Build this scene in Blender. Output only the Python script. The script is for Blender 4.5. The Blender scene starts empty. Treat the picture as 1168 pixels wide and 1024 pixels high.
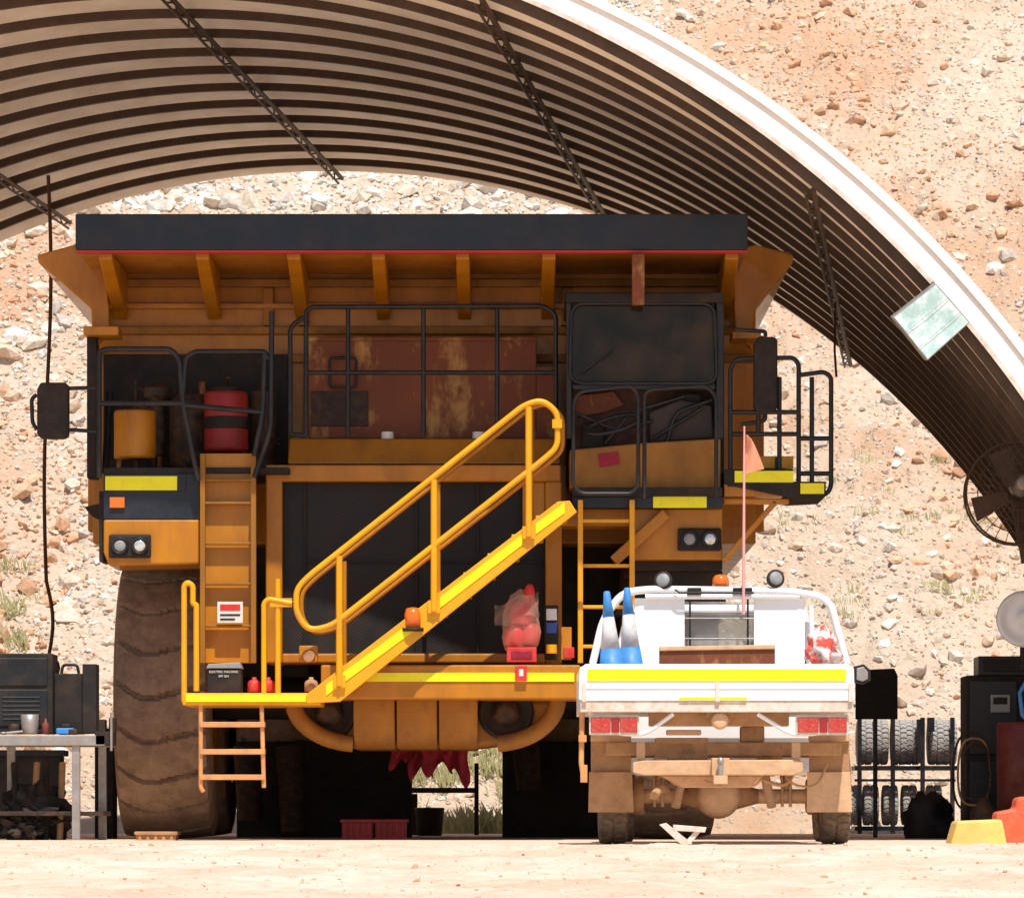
import bpy, bmesh, math, random
import numpy as np
from mathutils import Vector, Matrix, noise
random.seed(7); np.random.seed(7)
sc=bpy.context.scene
COL=sc.collection
F=5625.0; EYE=0.2; HY=932.0
def X(px,y): return (px-584)*y/F
def Z(py,y): return EYE+(HY-py)*y/F
def P(px,py,y): return Vector((X(px,y),y,Z(py,y)))

# ------------------------------------------------------------ materials
def M(name,col,rough=.6,metal=0,var=.25,scale=2.0,dirt=None,amt=.5,lo=.45,hi=.7,bump=.0,bscale=30,stretch=(1,1,1),spec=.4,coat=0,topdust=0,trans=0):
    m=bpy.data.materials.new(name); m.use_nodes=True
    nt=m.node_tree; n=nt.nodes; l=nt.links
    b=n['Principled BSDF']
    b.inputs['Roughness'].default_value=rough; b.inputs['Metallic'].default_value=metal
    b.inputs['Specular IOR Level'].default_value=spec
    b.inputs['Coat Weight'].default_value=coat
    tc=n.new('ShaderNodeTexCoord'); mp=n.new('ShaderNodeMapping'); mp.inputs['Scale'].default_value=stretch
    l.new(tc.outputs['Object'],mp.inputs['Vector'])
    nz=n.new('ShaderNodeTexNoise'); nz.inputs['Scale'].default_value=scale; nz.inputs['Detail'].default_value=7; nz.inputs['Roughness'].default_value=.65
    l.new(mp.outputs[0],nz.inputs['Vector'])
    cr=n.new('ShaderNodeValToRGB'); cr.color_ramp.elements[0].position=.3; cr.color_ramp.elements[1].position=.7
    cr.color_ramp.elements[0].color=(*[c*(1-var) for c in col],1); cr.color_ramp.elements[1].color=(*[min(1,c*(1+var*.3)) for c in col],1)
    l.new(nz.outputs['Fac'],cr.inputs[0]); out=cr.outputs[0]
    if dirt:
        n2=n.new('ShaderNodeTexNoise'); n2.inputs['Scale'].default_value=scale*2.3; n2.inputs['Detail'].default_value=9; n2.inputs['Roughness'].default_value=.7
        mp2=n.new('ShaderNodeMapping'); mp2.inputs['Scale'].default_value=stretch; mp2.inputs['Location'].default_value=(5,3,9)
        l.new(tc.outputs['Object'],mp2.inputs['Vector']); l.new(mp2.outputs[0],n2.inputs['Vector'])
        r2=n.new('ShaderNodeMapRange'); r2.inputs['From Min'].default_value=lo; r2.inputs['From Max'].default_value=hi; r2.inputs['To Max'].default_value=amt
        l.new(n2.outputs['Fac'],r2.inputs[0])
        fac=r2.outputs[0]
        if topdust:
            g=n.new('ShaderNodeNewGeometry'); sp=n.new('ShaderNodeSeparateXYZ'); l.new(g.outputs['Normal'],sp.inputs[0])
            mm=n.new('ShaderNodeMath'); mm.operation='MULTIPLY'; mm.inputs[1].default_value=topdust; mm.use_clamp=True; l.new(sp.outputs['Z'],mm.inputs[0])
            ad=n.new('ShaderNodeMath'); ad.operation='ADD'; ad.use_clamp=True; l.new(mm.outputs[0],ad.inputs[0]); l.new(fac,ad.inputs[1]); fac=ad.outputs[0]
        mx=n.new('ShaderNodeMix'); mx.data_type='RGBA'; l.new(fac,mx.inputs[0]); l.new(out,mx.inputs[6]); mx.inputs[7].default_value=(*dirt,1); out=mx.outputs[2]
        rr=n.new('ShaderNodeMapRange'); rr.inputs['To Min'].default_value=rough; rr.inputs['To Max'].default_value=.9; l.new(fac,rr.inputs[0]); l.new(rr.outputs[0],b.inputs['Roughness'])
    l.new(out,b.inputs['Base Color'])
    if bump:
        n3=n.new('ShaderNodeTexNoise'); n3.inputs['Scale'].default_value=bscale; n3.inputs['Detail'].default_value=5
        l.new(tc.outputs['Object'],n3.inputs['Vector']); bp=n.new('ShaderNodeBump'); bp.inputs['Strength'].default_value=bump; bp.inputs['Distance'].default_value=.03
        l.new(n3.outputs['Fac'],bp.inputs['Height']); l.new(bp.outputs[0],b.inputs['Normal'])
    if trans:
        t=n.new('ShaderNodeBsdfTranslucent'); l.new(out,t.inputs[0]); ms=n.new('ShaderNodeMixShader'); ms.inputs[0].default_value=trans
        l.new(b.outputs[0],ms.inputs[1]); l.new(t.outputs[0],ms.inputs[2]); l.new(ms.outputs[0],n['Material Output'].inputs['Surface'])
    return m
DUST=(.42,.25,.14)
yel=M('truck_paint',(.53,.195,.003),.42,var=.25,scale=.9,dirt=(.20,.075,.015),amt=.6,lo=.46,hi=.75,stretch=(1.5,1.5,.5),coat=.2,topdust=.5)
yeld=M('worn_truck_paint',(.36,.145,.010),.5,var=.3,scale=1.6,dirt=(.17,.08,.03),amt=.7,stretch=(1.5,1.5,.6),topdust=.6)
yel2=M('stair_paint',(.84,.385,.004),.42,var=.15,scale=3,dirt=(.42,.19,.05),amt=.6,lo=.50,hi=.76,coat=.15)
orng=M('ladder_paint',(.80,.36,.12),.5,var=.3,scale=5,dirt=DUST,amt=.9)
refl=M('reflective_tape',(.95,.86,.01),.35,var=.08,scale=6,dirt=(.6,.42,.06),amt=.5,lo=.52,hi=.78)
navy=M('navy_paint',(.012,.018,.03),.4,var=.3,dirt=(.10,.06,.04),amt=.25)
blk=M('black_steel',(.010,.012,.016),.4,var=.3,dirt=(.12,.07,.04),amt=.3)
blkd=M('black_matte',(.014,.011,.009),.7,var=.3,dirt=(.08,.045,.028),amt=.6)
brnd=M('oily_brown_metal',(.035,.018,.011),.6,var=.5,scale=5,dirt=(.16,.075,.03),amt=.7)
redl=M('red_line',(.5,.03,.02),.5)
redk=M('dark_red_paint',(.16,.02,.015),.5,var=.3,dirt=(.2,.1,.06),amt=.7)
redd=M('faded_red_drum_paint',(.38,.02,.02),.45,var=.3,scale=5,dirt=(.2,.06,.03),amt=.6)
rust=M('rusty_plate',(.23,.062,.022),.65,var=.4,scale=1.1,dirt=(.55,.30,.10),amt=.8,lo=.53,hi=.64,stretch=(1.1,1,.6),bump=.15)
brc=M('cab_brown_lining',(.10,.038,.022),.7,var=.5,scale=4,dirt=(.03,.018,.014),amt=.8)
rub=M('dusty_truck_rubber',(.25,.155,.10),.85,var=.3,scale=3,dirt=(.42,.275,.175),amt=.8,lo=.4,hi=.7,bump=.25,bscale=25)
rubu=M('dusty_rubber',(.13,.09,.06),.85,var=.4,scale=5,dirt=(.30,.20,.12),amt=.8,lo=.4,hi=.7,bump=.3)
rubg=M('pale_dusty_rubber',(.42,.40,.38),.9,var=.3,scale=8,dirt=(.5,.44,.38),amt=.6)
dusty=M('dusty_metal',(.50,.275,.13),.8,var=.3,scale=4,dirt=(.20,.10,.05),amt=.55,lo=.5,hi=.72,bump=.2)
dustyl=M('dusty_light_metal',(.70,.44,.25),.75,var=.2,scale=5,dirt=(.45,.25,.13),amt=.6)
whi=M('white_paint',(.90,.90,.91),.32,var=.03,scale=3,dirt=(.68,.52,.38),amt=.30,lo=.56,hi=.8,coat=.2)
whid=M('dusty_white_paint',(.76,.68,.59),.5,var=.15,scale=4,dirt=(.55,.34,.20),amt=.8,lo=.45,hi=.68)
steel=M('galvanised_steel',(.42,.40,.38),.45,.6,var=.3,scale=6,dirt=(.35,.22,.13),amt=.5)
redp=M('red_plastic',(.70,.03,.025),.4,var=.2,scale=6,dirt=(.35,.15,.1),amt=.4)
pink=M('pink_red_cloth',(.34,.015,.04),.7,var=.4,scale=12,bump=.4)
amber=M('amber_lens',(.85,.16,.01),.2,var=.1,coat=.6)
taill=M('tail_lens',(.55,.035,.03),.3,var=.3,scale=30,dirt=(.52,.25,.17),amt=.5,lo=.45,hi=.65)
lensw=M('clear_lens',(.75,.75,.72),.12,.5,var=.3,scale=30,coat=.8)
blue=M('blue_plastic',(.04,.27,.68),.45,var=.15,scale=8,dirt=(.35,.3,.3),amt=.3)
conew=M('cone_white',(.70,.70,.71),.5,var=.15,scale=8,dirt=(.52,.42,.34),amt=.8,lo=.45,hi=.65)
oflag=M('orange_flag_cloth',(.95,.42,.24),.6,var=.15,scale=10,trans=.3)
pinkp=M('pink_pole_paint',(.85,.38,.36),.4,var=.1)
bagm=M('plastic_bag',(.84,.74,.68),.25,var=.1,scale=3.5,dirt=(.80,.08,.05),amt=.95,lo=.48,hi=.53,coat=.4)
brown=M('rope_brown',(.10,.045,.02),.9,var=.4,scale=30)
cyan=M('floodlight_glass',(.50,.74,.70),.2,var=.2,scale=4,dirt=(.85,.95,.93),amt=.9,lo=.45,hi=.6,coat=.6)
yblk=M('yellow_chock_paint',(.88,.60,.15),.6,var=.15,scale=5,dirt=(.5,.35,.2),amt=.5)
redor=M('orange_red_plastic',(.85,.13,.05),.5,var=.2,scale=5,dirt=(.5,.3,.2),amt=.4)
sheet=M('roof_sheet_paint',(.86,.70,.52),.6,var=.2,scale=.8,dirt=(.60,.42,.27),amt=.6,lo=.42,hi=.7,trans=.10)
shade_steel=M('shade_bar_and_steel',(.085,.048,.030),.6,var=.4,scale=2,dirt=(.15,.09,.06),amt=.5)  # dark steel, also the painted shade of the bars between roof corrugations
rimm=M('roof_rim_white',(.94,.93,.92),.4,var=.03,scale=2,dirt=(.85,.78,.70),amt=.15)
cream=M('sticker_white',(.75,.72,.68),.5,var=.1,scale=20)
grey=M('grey_plastic',(.30,.30,.30),.5,var=.2,scale=20)
bluem=M('sticker_blue',(.05,.1,.4),.5)
cabin=M('cab_trim',(.05,.035,.028),.7,var=.3)
def glass(name,tint,mixf=.35,dc=(.16,.10,.07),base=.05):
    m=bpy.data.materials.new(name); m.use_nodes=True; nt=m.node_tree; n=nt.nodes; l=nt.links; n.remove(n['Principled BSDF'])
    o=n['Material Output']; t=n.new('ShaderNodeBsdfTransparent'); t.inputs[0].default_value=(*tint,1)
    g=n.new('ShaderNodeBsdfGlossy'); g.inputs['Roughness'].default_value=.06; g.inputs[0].default_value=(.9,.85,.8,1)
    d=n.new('ShaderNodeBsdfDiffuse'); d.inputs[0].default_value=(*dc,1)
    lw=n.new('ShaderNodeFresnel'); lw.inputs[0].default_value=1.35
    mx=n.new('ShaderNodeMixShader'); l.new(lw.outputs[0],mx.inputs[0]); l.new(t.outputs[0],mx.inputs[1]); l.new(g.outputs[0],mx.inputs[2])
    tc=n.new('ShaderNodeTexCoord'); nz=n.new('ShaderNodeTexNoise'); nz.inputs['Scale'].default_value=3; nz.inputs['Detail'].default_value=8; l.new(tc.outputs['Object'],nz.inputs['Vector'])
    mr=n.new('ShaderNodeMapRange'); mr.inputs['From Min'].default_value=.4; mr.inputs['From Max'].default_value=.75; mr.inputs['To Min'].default_value=base; mr.inputs['To Max'].default_value=mixf; l.new(nz.outputs['Fac'],mr.inputs[0])
    m2=n.new('ShaderNodeMixShader'); l.new(mr.outputs[0],m2.inputs[0]); l.new(mx.outputs[0],m2.inputs[1]); l.new(d.outputs[0],m2.inputs[2]); l.new(m2.outputs[0],o.inputs['Surface'])
    return m
gl=glass('dusty_windscreen_glass',(.42,.36,.30),.40)
gl2=glass('rear_window_glass',(.85,.86,.85),.45,(.8,.78,.75),.12)
gl3=glass('pickup_glass',(.88,.9,.88),.2,(.6,.5,.4),.05)
def grille_mat():
    m=M('perforated_grille',(.016,.012,.010),.6,var=.3,dirt=(.065,.038,.022),amt=.6,lo=.45,hi=.7)
    nt=m.node_tree; n=nt.nodes; l=nt.links; b=n['Principled BSDF']
    tc=n.new('ShaderNodeTexCoord'); v=n.new('ShaderNodeTexVoronoi'); v.inputs['Scale'].default_value=40; v.inputs['Randomness'].default_value=0
    mp=n.new('ShaderNodeMapping'); mp.inputs['Rotation'].default_value=(0,math.radians(45),0); l.new(tc.outputs['Object'],mp.inputs[0]); l.new(mp.outputs[0],v.inputs['Vector'])
    mr=n.new('ShaderNodeMapRange'); mr.inputs['From Min'].default_value=.25; mr.inputs['From Max'].default_value=.4; l.new(v.outputs['Distance'],mr.inputs[0])
    src=b.inputs['Base Color'].links[0].from_socket
    mx=n.new('ShaderNodeMix'); mx.data_type='RGBA'; mx.inputs[6].default_value=(.003,.003,.003,1); l.new(mr.outputs[0],mx.inputs[0]); l.new(src,mx.inputs[7]); l.new(mx.outputs[2],b.inputs['Base Color'])
    return m
gril=grille_mat()

# ------------------------------------------------------------ builder
WL={}
class B:
    def __init__(s): s.v=[]; s.f=[]; s.fm=[]; s.fs=[]; s.mats=[]
    def mi(s,m):
        if m not in s.mats: s.mats.append(m)
        return s.mats.index(m)
    def add(s,vs,fs,m,sm=False):
        o=len(s.v); s.v+= [tuple(v) for v in vs]; k=s.mi(m)
        for f in fs: s.f.append([i+o for i in f]); s.fm.append(k); s.fs.append(sm)
        return s
    def box(s,x0,x1,y0,y1,z0,z1,m):
        vs=[(x,y,z) for x in(x0,x1) for y in(y0,y1) for z in(z0,z1)]
        return s.add(vs,[(0,1,3,2),(4,6,7,5),(0,4,5,1),(2,3,7,6),(0,2,6,4),(1,5,7,3)],m)
    def rect(s,a,b,c,d,y,dep,m):
        return s.box(X(a,y),X(c,y),y,y+dep,Z(d,y),Z(b,y),m)
    def prism(s,pts,y,dep,m):
        q=[P(a,b,y) for a,b in pts]; n=len(q)
        vs=q+[v+Vector((0,dep,0)) for v in q]
        return s.add(vs,[list(range(n)),list(range(2*n-1,n-1,-1))]+[(i,(i+1)%n,n+(i+1)%n,n+i) for i in range(n)],m)
    def hull(s,pts,d,m,sm=False):
        q=[Vector(p) for p in pts]; n=len(q); d=Vector(d)
        return s.add(q+[v+d for v in q],[list(range(n)),list(range(2*n-1,n-1,-1))]+[(i,(i+1)%n,n+(i+1)%n,n+i) for i in range(n)],m,sm)
    def tube(s,pts,r,m,n=8,closed=False):
        pts=[Vector(p) for p in pts]; N=len(pts); rings=[]; 
        t0=(pts[1]-pts[0]).normalized(); up=Vector((0,1,0)) if abs(t0.y)<.9 else Vector((1,0,0))
        nrm=t0.cross(up).normalized()
        for i,p in enumerate(pts):
            if closed: t=(pts[(i+1)%N]-pts[i-1])
            else: t=pts[min(i+1,N-1)]-pts[max(i-1,0)]
            if t.length<1e-9: t=t0.copy()
            t.normalize(); nrm=(nrm-t*nrm.dot(t)); 
            if nrm.length<1e-6: nrm=t.orthogonal()
            nrm.normalize(); bi=t.cross(nrm)
            rr=r[i] if isinstance(r,(list,tuple)) else r
            rings.append([p+(nrm*math.cos(2*math.pi*k/n)+bi*math.sin(2*math.pi*k/n))*rr for k in range(n)])
        vs=[v for R in rings for v in R]; fs=[]
        for i in range(N if closed else N-1):
            j=(i+1)%N
            for k in range(n): fs.append((i*n+k,i*n+(k+1)%n,j*n+(k+1)%n,j*n+k))
        s.add(vs,fs,m,True)
        if not closed: s.add(rings[0],[list(range(n))],m); s.add(rings[-1],[list(range(n))],m)
        return s
    def ptube(s,pp,y,r,m,rad=0,n=8,closed=False):
        return s.tube(rnd([P(a,b,y) for a,b in pp],rad,closed),r,m,n,closed)
    def cyl(s,p0,p1,r0,r1,m,n=24): return s.tube([p0,p1],[r0,r1],m,n)
    def lathe(s,c,ax,prof,m,n=32,sm=True):
        c=Vector(c); ax=Vector(ax).normalized(); u=ax.orthogonal().normalized(); w=ax.cross(u); vs=[];fs=[]
        for r,h in prof:
            for k in range(n):
                a=2*math.pi*k/n; vs.append(c+ax*h+(u*math.cos(a)+w*math.sin(a))*r)
        for i in range(len(prof)-1):
            for k in range(n): fs.append((i*n+k,i*n+(k+1)%n,(i+1)*n+(k+1)%n,(i+1)*n+k))
        fs.append(list(range(n))); fs.append(list(range((len(prof)-1)*n,len(prof)*n)))
        return s.add(vs,fs,m,sm)
    def beam(s,p0,p1,w,h,m):
        p0=Vector(p0);p1=Vector(p1);t=(p1-p0).normalized(); up=Vector((0,1,0)) if abs(t.y)<.9 else Vector((0,0,1))
        a=t.cross(up).normalized(); b=t.cross(a).normalized(); a*=w/2; b*=h/2
        vs=[p+x for p in(p0,p1) for x in(a+b,a-b,-a-b,-a+b)]
        return s.add(vs,[(0,1,2,3),(7,6,5,4)]+[(i,(i+1)%4,4+(i+1)%4,4+i) for i in range(4)],m)
    def obj(s,name,parent=None,bevel=0,label=None,cat=None,group=None,kind=None,seg=2):
        a=np.array(s.v); lo=a.min(0); hi=a.max(0)
        org=(lo+hi)/2
        if parent is None: org[2]=lo[2]
        me=bpy.data.meshes.new(name); me.from_pydata([tuple(v) for v in (a-org)],[],s.f)
        for m in s.mats: me.materials.append(m)
        me.polygons.foreach_set('material_index',s.fm); me.polygons.foreach_set('use_smooth',s.fs)
        bm=bmesh.new(); bm.from_mesh(me); bmesh.ops.recalc_face_normals(bm,faces=bm.faces); bm.to_mesh(me); bm.free()
        o=bpy.data.objects.new(name,me); COL.objects.link(o)
        W=Vector(org); WL[o.name]=W
        if parent: o.parent=parent; o.location=W-WL[parent.name]
        else: o.location=W
        if bevel:
            b=o.modifiers.new('bevel','BEVEL'); b.width=bevel; b.segments=seg; b.limit_method='ANGLE'; b.angle_limit=math.radians(40)
        if label: o['label']=label
        if cat: o['category']=cat
        if group: o['group']=group
        if kind: o['kind']=kind
        return o
def rnd(pts,rad,closed=False):
    if not rad: return pts
    out=[];N=len(pts)
    for i,p in enumerate(pts):
        if not closed and i in(0,N-1): out.append(p); continue
        a=pts[i-1]-p; b=pts[(i+1)%N]-p; r=min(rad,a.length*.45,b.length*.45)
        A=p+a.normalized()*r; C=p+b.normalized()*r
        for k in range(6):
            t=k/5; out.append(A*(1-t)**2+p*2*t*(1-t)+C*t*t)
    return out
def empty(name,loc,label,cat,parent=None,group=None):
    e=bpy.data.objects.new(name,None); COL.objects.link(e); e.empty_display_size=.3
    WL[e.name]=Vector(loc)
    if parent: e.parent=parent; e.location=Vector(loc)-WL[parent.name]
    else: e.location=loc
    if label: e['label']=label
    if cat: e['category']=cat
    if group: e['group']=group
    return e
def text(name,txt,loc,size,m,parent,rotz=0):
    c=bpy.data.curves.new(name,'FONT'); c.body=txt; c.size=size; c.align_x='CENTER'; c.align_y='CENTER'; c.extrude=.001
    t=bpy.data.objects.new(name,c); COL.objects.link(t); dg=bpy.context.evaluated_depsgraph_get()
    me=bpy.data.meshes.new_from_object(t.evaluated_get(dg)); bpy.data.objects.remove(t)
    me.materials.clear(); me.materials.append(m)
    o=bpy.data.objects.new(name,me); COL.objects.link(o); o.rotation_euler=(math.pi/2,0,rotz); WL[o.name]=Vector(loc)
    o.parent=parent; o.location=Vector(loc)-WL[parent.name]; return o

def tyre(name,parent,cx,cy,cz,R,w,m,N=26,depth=.05,nth=260,nu=26,label=None,cat=None,group=None,gw=.16,big=False):
    b=B(); vs=[];fs=[]
    prof=[]
    for j in range(nu+1):
        u=-1+2*j/nu; prof.append((u*w/2, R*(1-(.03 if big else .018)*u*u) - (0.05*R if abs(u)>.97 else 0),u))
    side=[(-w/2*1.03,R*.86),(-w/2*1.06,R*.76),(-w/2*1.0,R*.62),(-w/2*.85,R*.54)]
    full=[(x,r,None) for x,r in reversed(side)]+prof+[(-x,r,None) for x,r in side]
    L=len(full)
    for i in range(nth):
        th=2*math.pi*i/nth
        for (x,r,u) in full:
            if u is not None:
                au=abs(u)
                if big:
                    ph=(th*N/(2*math.pi)+.34*u*u+.07*math.sin(u*4.2))%1
                    g=ph<gw*(1+.4*au)
                else:
                    ph=(th*N/(2*math.pi)+.35*math.sin(au*3.0)+(0.5 if u>0 else 0))%1
                    g=(ph<gw and au>.12) or au<.035
                if g: r-=depth
                else: r+=depth*.15*noise.noise(Vector((u*4,math.cos(th)*9,math.sin(th)*9)))
            vs.append((cx+x,cy+r*math.cos(th),cz+r*math.sin(th)))
    for i in range(nth):
        k=(i+1)%nth
        for j in range(L-1): fs.append((i*L+j,i*L+j+1,k*L+j+1,k*L+j))
    b.add(vs,fs,m)
    return b.obj(name,parent,label=label,cat=cat,group=group)
def rim(name,parent,cx,cy,cz,R,w,m):
    b=B()
    for sgn in(-1,1):
        b.lathe((cx,cy,cz),(sgn,0,0),[(R*.55,0),(R*.56,w*.38),(R*.60,w*.46),(R*.57,w*.49),(R*.50,w*.44),(R*.46,w*.25),(R*.22,w*.22),(R*.20,w*.36),(R*.06,w*.38)],m,36)
    for k in range(10):
        a=2*math.pi*k/10; c=Vector((cx-w*.23,cy+R*.34*math.cos(a),cz+R*.34*math.sin(a))); b.cyl(c,c+Vector((-.04,0,0)),.02,.02,m,6)
    return b.obj(name,parent)

# ------------------------------------------------------------ terrain
def fbm(x,y,s,o=4,seed=0):
    return noise.fractal(Vector((x*s+seed,y*s-seed,seed*1.7)),1.0,2.0,o)
def ground_z(x,y):
    base=0.0
    if y<31: base=-.052*(31-y) if y>2 else -.052*29
    if y<46: 
        w=max(0,min(1,(46-y)/6)) if y>40 else 1
        crest=.014*math.exp(-((y-31.2)/1.1)**2)
        base+=crest+ (.015*fbm(x,y,2.2,5)+.010*fbm(x,y,.5,2,3)+(.020*max(0,fbm(x,y,5,4,8)) if y<33 else 0))*w*(1 if y<34 else .4)
        if y>35: base=min(base,.0)
    return base
def grid(name,xs,ys,fz,mat,kind='structure'):
    vs=[(x,y,fz(x,y)) for y in ys for x in xs]; nx=len(xs)
    fs=[(j*nx+i,j*nx+i+1,(j+1)*nx+i+1,(j+1)*nx+i) for j in range(len(ys)-1) for i in range(nx-1)]
    me=bpy.data.meshes.new(name); me.from_pydata(vs,[],fs); me.materials.append(mat)
    me.polygons.foreach_set('use_smooth',[True]*len(fs))
    o=bpy.data.objects.new(name,me); COL.objects.link(o); o['kind']=kind; return o
def dirt_mat(name,cols,scales,stonesc=6,bump=.6,dist=.05,fine=False,olo=.46,ohi=.64):
    m=bpy.data.materials.new(name); m.use_nodes=True; nt=m.node_tree; n=nt.nodes; l=nt.links; b=n['Principled BSDF']; b.inputs['Roughness'].default_value=.95; b.inputs['Specular IOR Level'].default_value=.1
    g=n.new('ShaderNodeNewGeometry'); pos=g.outputs['Position']
    def nz(sc,d=8,r=.65):
        q=n.new('ShaderNodeTexNoise'); q.inputs['Scale'].default_value=sc; q.inputs['Detail'].default_value=d; q.inputs['Roughness'].default_value=r; l.new(pos,q.inputs['Vector']); return q.outputs['Fac']
    def rng(s,a,b2,t=1):
        q=n.new('ShaderNodeMapRange'); q.inputs['From Min'].default_value=a; q.inputs['From Max'].default_value=b2; q.inputs['To Max'].default_value=t; l.new(s,q.inputs[0]); return q.outputs[0]
    def mix(f,a,b2):
        q=n.new('ShaderNodeMix'); q.data_type='RGBA'; l.new(f,q.inputs[0])
        if isinstance(a,tuple): q.inputs[6].default_value=(*a,1)
        else: l.new(a,q.inputs[6])
        if isinstance(b2,tuple): q.inputs[7].default_value=(*b2,1)
        else: l.new(b2,q.inputs[7])
        return q.outputs[2]
    c=mix(rng(nz(scales[0]),.40,.62),cols[0],cols[1])
    c=mix(rng(nz(scales[1]),olo,ohi,.8),c,cols[2])
    c=mix(rng(nz(scales[2],4),.55,.72,.6),c,cols[3])
    hs=[]
    for k,ss in enumerate((stonesc,stonesc*2.3) if fine else (stonesc,)):
        v=n.new('ShaderNodeTexVoronoi'); v.inputs['Scale'].default_value=ss; l.new(pos,v.inputs['Vector'])
        vr=rng(v.outputs['Distance'],.10,.45)
        sp=n.new('ShaderNodeSeparateColor'); l.new(v.outputs['Color'],sp.inputs[0])
        st=rng(sp.outputs[0],.35,.8,.7); inv=n.new('ShaderNodeMath'); inv.operation='MULTIPLY'; iv=n.new('ShaderNodeMath'); iv.operation='SUBTRACT'; iv.inputs[0].default_value=1; l.new(vr,iv.inputs[1]); l.new(iv.outputs[0],inv.inputs[0]); l.new(st,inv.inputs[1])
        stc=mix(rng(sp.outputs[1],.2,.8),cols[4],cols[5] if len(cols)>5 else cols[4])
        c=mix(inv.outputs[0],c,stc); hs.append(inv.outputs[0])
    l.new(c,b.inputs['Base Color'])
    src=nz(9,10,.75)
    for q in hs:
        h=n.new('ShaderNodeMath'); h.operation='ADD'; l.new(src,h.inputs[0]); l.new(q,h.inputs[1]); src=h.outputs[0]
    bp=n.new('ShaderNodeBump'); bp.inputs['Strength'].default_value=bump; bp.inputs['Distance'].default_value=dist; l.new(src,bp.inputs['Height']); l.new(bp.outputs[0],b.inputs['Normal'])
    return m
gm=dirt_mat('pale_dirt',[(.79,.63,.49),(.73,.55,.41),(.68,.45,.31),(.54,.34,.22),(.74,.63,.52)],(.35,1.4,6),14,.7,.03)
sm=dirt_mat('rocky_slope',[(.78,.63,.48),(.72,.54,.39),(.68,.41,.25),(.58,.40,.27),(.80,.72,.62),(.66,.47,.33)],(.22,.27,5),5.5,.9,.08,True,.46,.62)
xs=list(np.concatenate([[-400,-200,-100,-50,-25,-14],np.arange(-8,8.01,.06),[14,25,50,100,200,400]]))
ys=list(np.concatenate([[-200,-60,-10,0,10,18],np.arange(24,36,.06),np.arange(36,62,.5),[70,120,400]]))
grid('ground',xs,ys,ground_z,gm)
def slope_z(x,y):
    t=y-61.5
    if t<=0: return -.15
    top=48
    base=.76*min(t,top)
    k=min(1,t/2)
    if t>top: base+= (t-top)*.05
    return base-.1+k*(.50*fbm(x,y,.13,2,5)+.26*fbm(x,y,.5,3,9)+.15*fbm(x,y,1.8,3,2)+.07*fbm(x,y,6,3,4))
xs=list(np.concatenate([[-160,-110,-80,-60,-45,-34],np.arange(-26,-11,.4),np.arange(-11,11,.07),np.arange(11,26,.4),[34,45,60,80,110,160]]))
ys=list(np.concatenate([[61,61.4],np.arange(61.5,84,.075),np.arange(84,112,1),[130,200,300]]))
grid('hill_slope',xs,ys,slope_z,sm)
def rock_proto():
    bm=bmesh.new(); bmesh.ops.create_icosphere(bm,subdivisions=1,radius=1)
    v=np.array([q.co[:] for q in bm.verts]); f=np.array([[a.index for a in q.verts] for q in bm.faces]); bm.free(); return v,f
pv,pf=rock_proto()
def scatter(name,n,fpos,fz,sizefn,colfn,mat,label):
    V=[];Fc=[];C=[];o=0
    for i in range(n):
        x,y=fpos(); s=sizefn(x,y); 
        v=pv*(1+np.random.uniform(-.32,.30,(len(pv),1)))
        sc_=np.random.uniform(.6,1.3,3)*s; sc_[2]*=.75
        a=random.uniform(0,6.28); R=Matrix.Rotation(a,3,'Z')@Matrix.Rotation(random.uniform(-.6,.6),3,'X')@Matrix.Rotation(random.uniform(-.6,.6),3,'Y')
        v=(v*sc_)@np.array(R).T+np.array((x,y,fz(x,y)+s*random.uniform(-.3,.25)))
        V.append(v);Fc.append(pf+o);o+=len(v); c=colfn(x,y)
        C.append(np.tile(np.array([*c,1.0]),(len(pv),1)))
    V=np.concatenate(V);Fc=np.concatenate(Fc);C=np.concatenate(C)
    me=bpy.data.meshes.new(name); me.from_pydata(V.tolist(),[],Fc.tolist()); me.materials.append(mat)
    ca=me.color_attributes.new('col','FLOAT_COLOR','POINT'); ca.data.foreach_set('color',C.ravel())
    ob=bpy.data.objects.new(name,me); COL.objects.link(ob); ob['kind']='stuff'; ob['label']=label; ob['category']='rocks'; return ob
rm=bpy.data.materials.new('rock'); rm.use_nodes=True; nt=rm.node_tree; n=nt.nodes; l=nt.links; b=n['Principled BSDF']; b.inputs['Roughness'].default_value=.9; b.inputs['Specular IOR Level'].default_value=.15
at=n.new('ShaderNodeVertexColor'); at.layer_name='col'; g=n.new('ShaderNodeNewGeometry'); q=n.new('ShaderNodeTexNoise'); q.inputs['Scale'].default_value=14; q.inputs['Detail'].default_value=6; l.new(g.outputs['Position'],q.inputs['Vector'])
mr=n.new('ShaderNodeMapRange'); mr.inputs['From Min'].default_value=.35; mr.inputs['From Max'].default_value=.65; mr.inputs['To Min'].default_value=.8; mr.inputs['To Max'].default_value=1.1; l.new(q.outputs['Fac'],mr.inputs[0])
mx=n.new('ShaderNodeVectorMath'); mx.operation='SCALE'; l.new(at.outputs['Color'],mx.inputs[0]); l.new(mr.outputs[0],mx.inputs['Scale']); l.new(mx.outputs[0],b.inputs['Base Color'])
bp=n.new('ShaderNodeBump'); bp.inputs['Strength'].default_value=.6; bp.inputs['Distance'].default_value=.03; l.new(q.outputs['Fac'],bp.inputs['Height']); l.new(bp.outputs[0],b.inputs['Normal'])
CR=[(.78,.69,.58),(.74,.61,.48),(.72,.54,.40),(.60,.51,.43),(.82,.76,.68),(.70,.57,.45)]
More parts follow.
